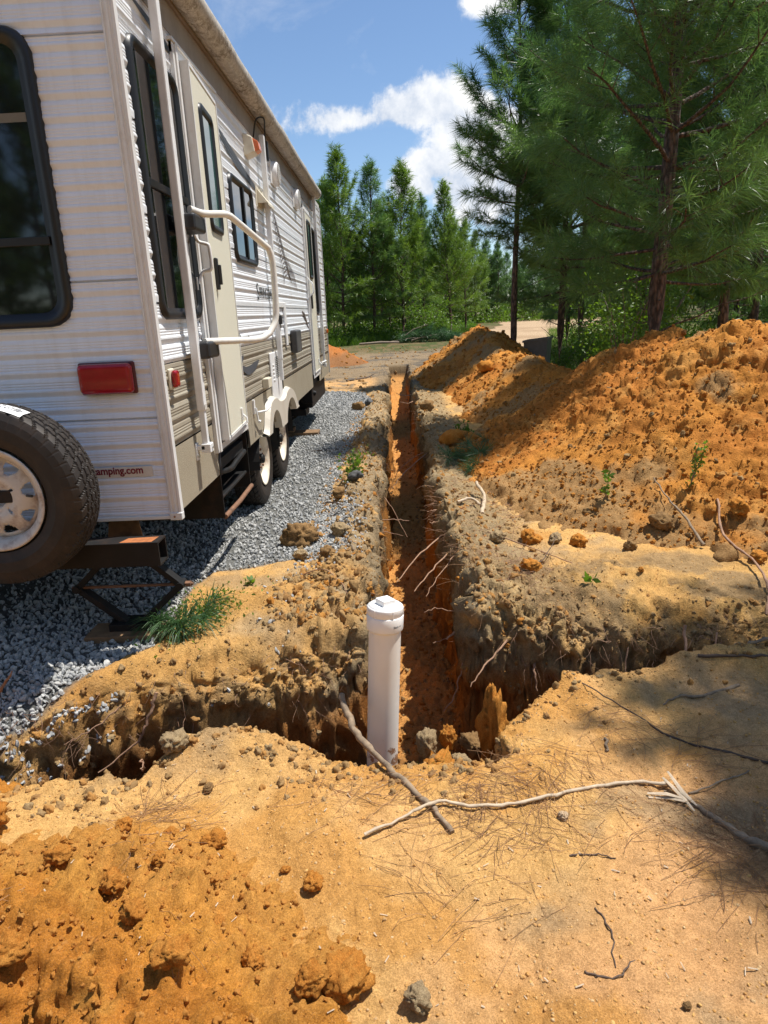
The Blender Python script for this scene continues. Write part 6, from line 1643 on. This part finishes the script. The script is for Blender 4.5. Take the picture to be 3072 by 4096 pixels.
R_ = [(-.62, 1.18, .034, M_CL1, 'broken orange lump half sunk in the middle of the low mound'), (-.50, 1.06, .040, M_CL1, 'largest orange slab on the low mound near its right side'), (-.74, 1.33, .036, M_CL1, 'orange lump at the back edge of the low mound, centre'),
      (-.92, 1.42, .034, M_CL1, 'orange lump at the back edge of the low mound, left'), (-.45, 1.22, .026, M_CL1, 'orange lump on the right shoulder of the low mound'), (-.86, 1.10, .045, M_CL1, 'reddish lump at the lower left of the low mound'),
      (-.36, 1.13, .030, M_CL1, 'orange lump at the right foot of the low mound'), (-.66, 1.42, .022, M_CL1, 'small orange lump at the back foot of the low mound'),
      (-1.27, 1.64, .085, M_CL1, 'large orange lump cut off by the left edge of the photo, behind the low mound'), (-.84, 1.62, .026, M_CL1, 'orange clod, second from the left of the row above the low mound'), (-.95, 1.655, .019, M_CL3, 'grey-brown clod at the left of the row above the low mound'),
      (-.70, 1.60, .020, M_CL1, 'small orange clod, third in the row above the low mound'), (-.555, 1.545, .034, M_CL1, 'largest orange clod of the row, right end, above the low mound'),
      (-.262, 1.395, .031, M_CL1, 'orange clod alone on the sand right of the low mound'), (-.345, 1.455, .013, M_CL1, 'tiny orange clod between the two big ones'),
      (-.65, 1.82, .020, M_CL3, 'flat dark rusty clod on the pale sand behind the row'), (-.16, 1.13, .060, M_CL1, 'big orange clod at the bottom edge beside the mound'),
      (-.005, 1.085, .036, M_CL2, 'grey lumpy clod at the bottom centre'), (-.23, 1.10, .042, M_CL1, 'orange clod touching the low mound at the bottom edge'),
      (.43, 1.625, .017, M_ST, 'pale rounded pebble below the long pale stick'), (-.80, 1.975, .050, M_CL2, 'grey slab of dry earth on the near rim of the left cut'),
      (.55, 1.06, .010, M_CL3, 'small dark pebble at lower right'), (1.93, 3.50, .055, M_CL1, 'dark orange block by the arching root at the right'),
      (.58, 6.95, .15, M_CL1, 'large rounded orange boulder of clay at the foot of the tall pile'), (.75, 6.85, .10, M_CL1, 'clay lump beside the large rounded boulder'),
      (.56, 6.55, .05, M_CL1, 'bright orange ball of clay in front of the boulder'), (.42, 9.6, .12, M_CL3, 'brown clay block at the lip of the trench beyond the boulder'),
      (-.66, 4.16, .12, M_CL3, 'brown earth clod at the gravel edge, largest on the left bank'), (-.40, 4.18, .075, M_CL2, 'grey-tan clod on the left bank beside the largest one'),
      (-.45, 3.80, .06, M_CL3, 'brown clod in front of the largest left-bank clod'), (-.62, 3.86, .05, M_CL2, 'tan clod near the corner of the gravel'), (-.30, 4.02, .05, M_CL2, 'tan clod close to the trench on the left bank'),
      (-.58, 10.4, .11, M_CL3, 'brown clod at the far corner of the gravel'), (-.44, 10.7, .09, plain('grey_stone', (.09, .095, .10), .8), 'dark grey stone on the far left bank'),
      (-.36, 5.35, .07, plain('dark_stone', (.075, .075, .075), .8), 'dark grey stone beside the weed on the left lip'), (-.47, 5.0, .06, M_CL3, 'brown clod behind the gravel spill'),
      (.66, 3.30, .055, M_CL1, 'flat orange clod on the right bank beside the trench'), (1.2, 3.22, .020, M_CL1, 'small orange clod in the middle of the right bank'),
      (.60, 4.05, .055, M_CL2, 'grey clod among the roots on the right bank'), (.80, 4.05, .07, M_CL1, 'orange clod at the foot of the tall pile by the bank'), (.95, 4.0, .05, M_CL2, 'grey-brown clod right of the orange one at the pile foot'),
      (1.08, 3.95, .06, M_CL1, 'rounded orange clod at the pile foot near the seedlings'), (1.35, 3.82, .05, M_CL3, 'brown clod at the pile foot in front of the sprout'), (1.6, 4.02, .08, M_CL3, 'grey-brown block at the pile foot left of the standing stick'),
      (2.0, 3.9, .07, M_CL1, 'orange clod at the pile foot right of the seedling'), (1.50, 2.56, .055, M_CL2, 'tan clod on the right near rim of the cross trench'), (1.38, 2.52, .035, M_CL1, 'small orange clod beside the tan one on the rim'),
      (1.5, 8.4, .0, None, None),
      (1.45, 11.2, .16, M_CL1, 'dark orange clay chunk on the peaked pile')]
for i, (x, y, s, m, lab) in enumerate(R_):
    if m is None: continue
    rock(x, y, s, lab, mat=m, seed=i + 1, name='pebble' if 'pebble' in lab else ('stone' if 'stone' in lab else 'dirt_clod'), cat='pebble' if 'pebble' in lab else ('stone' if 'stone' in lab else 'dirt clod'), sub=4 if y < 4.6 else 3)
# rubble in the junction
for i, (x, y, z, s, m, fl, lab) in enumerate([(.10, 2.26, -.52, .12, M_CL1, (.7, 1, 1.3), 'upright orange slab of clay in the trench corner by the pipe'), (.07, 2.38, -.40, .055, M_CL2, (1, .8, 1.2), 'grey crumbling clod on top of the corner rubble'),
        (.155, 2.42, -.40, .045, M_CL1, (.8, .8, 1.3), 'pointed orange chunk on the corner rubble'), (.20, 2.36, -.50, .06, M_CL2, (1, .9, .9), 'grey clod right of the upright slab'), (.35, 2.50, -.42, .11, M_CL1, (.6, .8, 1.9), 'tall slab of orange clay leaning on the right wall'),
        (.28, 2.62, -.58, .07, M_CL3, (1, .8, .8), 'brown clod in the shade at the foot of the right wall'), (.02, 2.12, -.50, .07, M_CL3, (1, .9, 1.0), 'brown clod right beside the pipe in the cut'), (.22, 2.18, -.50, .07, M_CL3, (1, .9, .8), 'dark clod in front of the corner rubble')]):
    o = rock(x, y, s, lab, mat=m, seed=70 + i, flat=fl); o.location.z = z + .13
